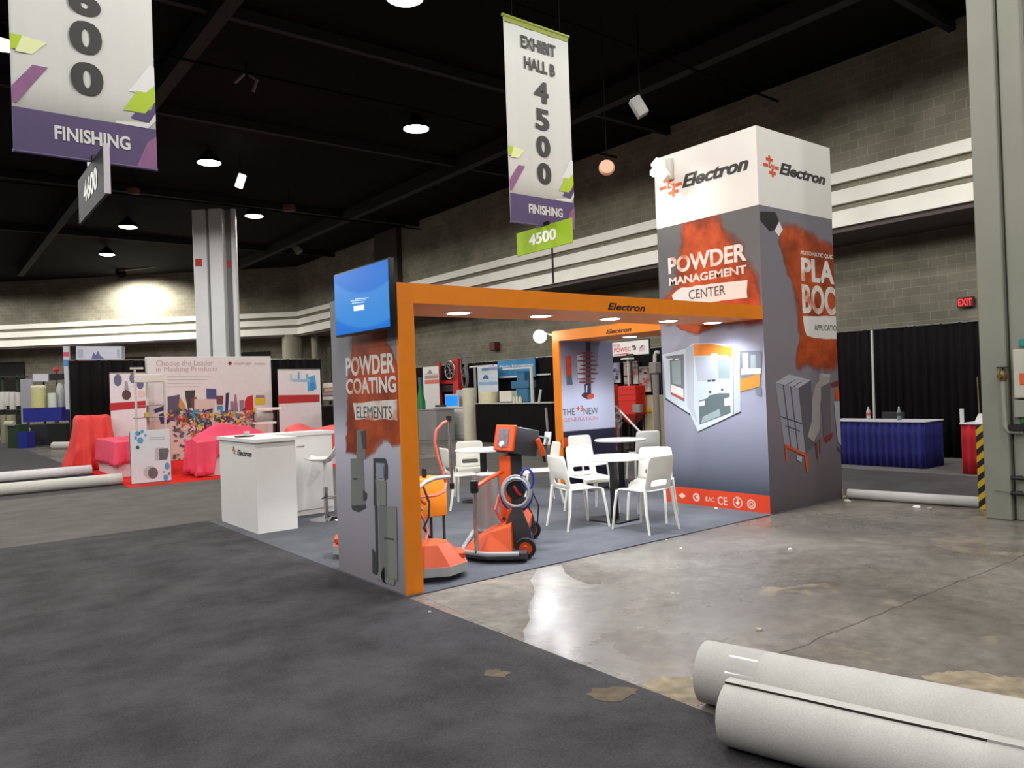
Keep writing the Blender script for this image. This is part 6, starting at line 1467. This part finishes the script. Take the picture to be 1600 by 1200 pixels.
for k, (yy, dx) in enumerate(((572, 0), (590, 2))):
    c_ = PX(723 + dx, yy, X_)
    t = thing('hose_bundle', ('coil of pale hose hanging on the drape, upper one', 'coil of pale hose hanging on the drape, lower one')[k], 'hose', c_)
    for q_ in range(3): MB().tube([c_ + Vector((.03 * q_, math.cos(a) * (.13 + .02 * q_), math.sin(a) * (.32 + .03 * q_))) for a in [2 * PI * i / 24 for i in range(24)]], .018, 6, True).build('coil', mat('faded hose', (120, 118, 120), .5), t)
    MB().cyl(c_ + Vector((0, 0, .3)), (DX - .02, c_.y, c_.z + .3), .012, n=6).build('hook', M_steel, t)
t = can('green_bottle', 'tall green gas bottle next to the orange post', 'gas bottle', 653, 662, 590, 13.5, (20, 120, 66), .0, None, .2, (40, 90, 110))
# --- through the farther frame
SX = 13.55
pts = [(954.8, 558), (1013.5, 552), (1013.5, 530), (954.8, 536)]
ya_, yb_ = PX(955, 545, SX).y, PX(1013.5, 545, SX).y; zb_, zt_ = PX(985, 555, SX).z, PX(985, 533, SX).z
t = thing('booth_sign', 'white sign board with red lettering seen through the farther orange frame', 'sign', (SX, (ya_ + yb_) / 2, 0))
MB().rbox((SX, yb_, zb_), (SX + .04, ya_, zt_), .005, 1).build('board', M_white, t)
MB().rbox((SX + .005, yb_ - .02, zb_ - .02), (SX + .05, ya_ + .02, zt_ + .02), .005, 1).build('frame', M_black, t)
g = MB(); SP = ('X', SX)
px_text(g, 'FOR', SP, (959, 543.5), (969, 542.5), (959, 538), .0); px_text(g, 'POWEC', SP, (959.5, 551), (986, 548.5), (959.5, 544), .02)
g.poly(px_poly(SP, [(959, 555.5), (982, 553.2), (982, 551.6), (959, 553.9)], .004))
g.m(1).poly(px_poly(SP, [(988, 539.5), (993, 539), (993, 543), (988, 543.5)], .004)).poly(px_poly(SP, [(988.5, 547), (994, 546.5), (994, 541.5), (990, 545)], .004))
g.m(2).poly(px_poly(SP, [(999, 550), (1008, 547), (1008, 541), (1003, 539), (998, 543)], .004)); g.m(3).poly(px_poly(SP, [(1000, 543), (1005, 538), (1004, 541), (1001, 545)], .005))
g.build('lettering', [mat('sign red', (226, 110, 100), .6), M_inkg, mat('sign pink', (232, 190, 196), .6), mat('sign blue', (80, 96, 150), .6)], t, label='red lettering with a small flag mark')
q_ = PX(986, 560, SX + .03); MB().cyl((SX + .03, q_.y, 0), (SX + .03, q_.y, zb_), .03, n=10).build('post', M_black, t)
MB().rbox((SX - .02, q_.y - .12, zb_ - .06), (SX + .08, q_.y + .12, zb_ + .03), .01, 1).build('clamp', M_black, t)
MB().lathe((SX + .03, q_.y, 0), [(0, 0), (.25, 0), (.25, .02), (0, .03)], 20).build('base', M_black, t)
# red hopper
X_ = 12.9
t = thing('red_hopper', 'red powder hopper with a cone foot and grey control box', 'hopper', (X_, PX(984, 620, X_).y, 0))
lo, hi = bxy(965.5, 993, 603, 648, X_, .34); MB().rbox(lo, hi, .012, 1).build('tank', mat('hopper red', (214, 44, 30), .4, var=.06), t)
cy_ = (lo[1] + hi[1]) / 2; zc_ = lo[2]; hw = (hi[1] - lo[1]) / 2; cz = PX(984, 664, X_).z
base4 = [(X_, cy_ - hw, zc_), (X_ + .34, cy_ - hw, zc_), (X_ + .34, cy_ + hw, zc_), (X_, cy_ + hw, zc_)]; low4 = [(X_ + .12, cy_ - .06, cz), (X_ + .22, cy_ - .06, cz), (X_ + .22, cy_ + .06, cz), (X_ + .12, cy_ + .06, cz)]
g = MB(); g.add(base4 + low4, [(0, 1, 5, 4), (1, 2, 6, 5), (2, 3, 7, 6), (3, 0, 4, 7), (4, 5, 6, 7), (3, 2, 1, 0)]); g.build('cone', mat('hopper cone red', (180, 40, 32), .45), t)
for z_ in (.2, .4, .6): MB().box((X_ - .012, lo[1] + .01, lo[2] + (hi[2] - lo[2]) * (z_ + .3)), (X_, hi[1] - .01, lo[2] + (hi[2] - lo[2]) * (z_ + .3) + .015)).build('rib', mat('hopper red', (214, 44, 30), .4), t)
lo2, hi2 = bxy(987, 999, 632, 645, X_ - .1, .1); MB().rbox(lo2, hi2, .01, 1).build('control_box', mat('box grey', (140, 138, 136), .5), t)
for dx in (.04, .30):
    for dy in (-hw + .04, hw - .04): MB().cyl((X_ + dx, cy_ + dy, 0), (X_ + dx, cy_ + dy, zc_ + .02), .022, n=8).build('leg', M_black, t)
a, b = PX(973, 603, X_), PX(973, 562, X_)
o = thing('lamp_stand', 'thin white pole with a flat head rising above the red hopper', 'pole', (X_ + .2, a.y, hi[2]))
MB().cyl((X_ + .2, a.y, hi[2]), (X_ + .2, a.y, b.z), .022, n=10).build('pole', M_paint, o); MB().rbox((X_ + .1, a.y - .12, b.z), (X_ + .3, a.y + .14, b.z + .04), .01, 1).build('head', M_white, o)
# beige sack, suction tube
t, *_ = bx_('beige_sack', 'large beige sack right of the red hopper', 'sack', 1002, 1019, 618, 668, 13.3, (206, 192, 158), .5)
q_ = PX(1012, 640, 13.29); MB().rbox((13.28, q_.y - .12, q_.z - .06), (13.3, q_.y + .14, q_.z + .04), .004, 1).build('tag', mat('yellow tag', (214, 190, 50), .6), t, label='yellow tag')
a, b = PX(1026, 632, 12.7), PX(1023, 566, 12.7)
t = thing('suction_tube', 'grey suction tube with a curved white top beside the tower', 'suction tube', (12.7, a.y, 0))
MB().cyl((12.7, a.y, 0), (12.7, a.y, a.z), .07, n=16).cyl((12.7, a.y, a.z), (12.7, b.y, PX(1023, 585, 12.7).z), .06, .085, 16).rbox((12.6, b.y - .1, PX(1023, 584, 12.7).z), (12.8, b.y + .1, PX(1023, 566, 12.7).z), .02, 1).build('body', mat('tube grey', (138, 132, 124), .5, var=.08), t)
MB().tube([(12.7, b.y, b.z), (12.7, b.y - .01, b.z + .14), (12.7, b.y - .05, b.z + .22), (12.7, b.y - .12, b.z + .21)], .04).build('spout', M_paint, t)
# posters on the drape
for k, (x0, x1, y0, y1, X_, c, c2, l) in enumerate(((954, 970, 568, 598, 14.88, (80, 110, 180), (50, 60, 110), 'poster with blue splashes on the drape behind the red hopper'), (976, 998, 566, 600, 14.86, (120, 90, 88), (180, 50, 48), 'poster with red and white parts on the drape above the red hopper'), (1000, 1017, 574, 612, 14.84, (150, 96, 92), (196, 48, 44), 'poster with red blocks on the drape near the suction tube'))):
    lo, hi = bxy(x0, x1, y0, y1, X_, .03)
    t = thing('drape_poster', l, 'poster', (X_, (lo[1] + hi[1]) / 2, lo[2]), 'posters on the black drape')
    MB().box(lo, hi).build('sheet', print_mat('poster %d' % k, c, .6, 2.2, c2=(214, 200, 196)), t)
    g = MB()
    for _ in range(7):
        u_ = random.uniform(.1, .8); v_ = random.uniform(.1, .8); s1, s2 = random.uniform(.12, .3), random.uniform(.06, .2)
        g.m(_ % 2).poly([(X_ - .003 - .001 * _, lo[1] + (hi[1] - lo[1]) * a, lo[2] + (hi[2] - lo[2]) * b) for a, b in ((u_, v_), (min(1, u_ + s1), v_), (min(1, u_ + s1), min(1, v_ + s2)), (u_, min(1, v_ + s2)))])
    g.build('artwork', [mat('poster ink %d' % k, c2, .6), mat('poster ink dark', (40, 34, 40), .6)], t)
    MB().box((X_ - .01, lo[1], hi[2]), (X_ + .14, hi[1], hi[2] + .02)).build('hanger', M_steel, t)
for k, (x0, x1, y0, y1, c, l) in enumerate(((940, 951, 565, 584, (222, 220, 216), 'white notice on the drape right of the lavender panel'), (940, 950, 586, 598, (130, 132, 128), 'grey notice below the white notice on the drape'))):
    lo, hi = bxy(x0, x1, y0, y1, 14.88, .03)
    t = thing('drape_notice', l, 'notice', (14.88, (lo[1] + hi[1]) / 2, lo[2]))
    MB().box(lo, hi).build('sheet', mat('paint %d %d %d' % c, c, .6), t)
    g = MB()
    for z_ in (.3, .45, .6): g.poly([(14.877, lo[1] + .08, lo[2] + (hi[2] - lo[2]) * z_), (14.877, hi[1] - .08, lo[2] + (hi[2] - lo[2]) * z_), (14.877, hi[1] - .08, lo[2] + (hi[2] - lo[2]) * (z_ + .06)), (14.877, lo[1] + .08, lo[2] + (hi[2] - lo[2]) * (z_ + .06))])
    g.build('print_lines', M_inkg, t)
    MB().box((14.87, lo[1], hi[2]), (14.98, hi[1], hi[2] + .02)).build('hanger', M_steel, t)
bx_('orange_cabinet', 'orange red cabinet edge just right of the lavender panel', 'cabinet', 939, 949, 601, 632, 14.0, (214, 74, 46), .4)
# floor sander like cart with boom in front of the hopper
X_ = 11.8
c_ = PX(966, 652, X_)
t = thing('boom_cart', 'grey cart with hose wheel and a long white boom before the red hopper', 'cart', (X_, c_.y, .008))
MB().tube([c_ + Vector((0, math.cos(a) * .09, math.sin(a) * .09)) for a in [2 * PI * i / 24 for i in range(24)]], .03, 8, True).build('hose_wheel', mat('cart grey', (128, 130, 132), .45), t)
a, b = PX(957, 637, X_), PX(1011, 686, X_ - .6)
MB().cyl(PX(968, 641, X_), b, .02, n=10).build('boom', M_white, t, label='long white boom')
MB().tube([PX(951, 640, X_), a, PX(963, 635, X_), PX(970, 643, X_)], .03).build('head', mat('cart grey', (128, 130, 132), .45), t)
MB().cyl(PX(944, 651, X_), PX(950, 642, X_), .03, n=10).build('grip', M_white, t)
MB().cyl(PX(972, 660, X_), PX(965, 676, X_), .022, n=8).cyl(c_, (X_, c_.y, .1), .03, n=8).build('strut', M_steel, t)
MB().rbox((X_ - .2, c_.y - .25, .06), (X_ + .2, c_.y + .25, .16), .02, 2).build('base', M_black, t)
for dy in (-.2, .2): MB().cyl((X_ - .21, c_.y + dy, .068), (X_ - .16, c_.y + dy, .068), .06, n=14).cyl((X_ + .16, c_.y + dy, .068), (X_ + .21, c_.y + dy, .068), .06, n=14).build('wheel', M_rub, t)
can('white_bucket', 'white bucket on the floor right of the lavender panel foot', 'bucket', 939, 951, 667, 12.3, (210, 208, 204), .008)
p = PX(768, 541, 18.0)
t = thing('fire_alarm', 'small dark red alarm box on the wall under the white bands', 'alarm', p)
MB().rbox((p.x, p.y - .17, p.z - .17), (LOWX - .002, p.y + .17, p.z + .17), .02, 1).build('case', mat('dark red', (92, 34, 36), .5), t)
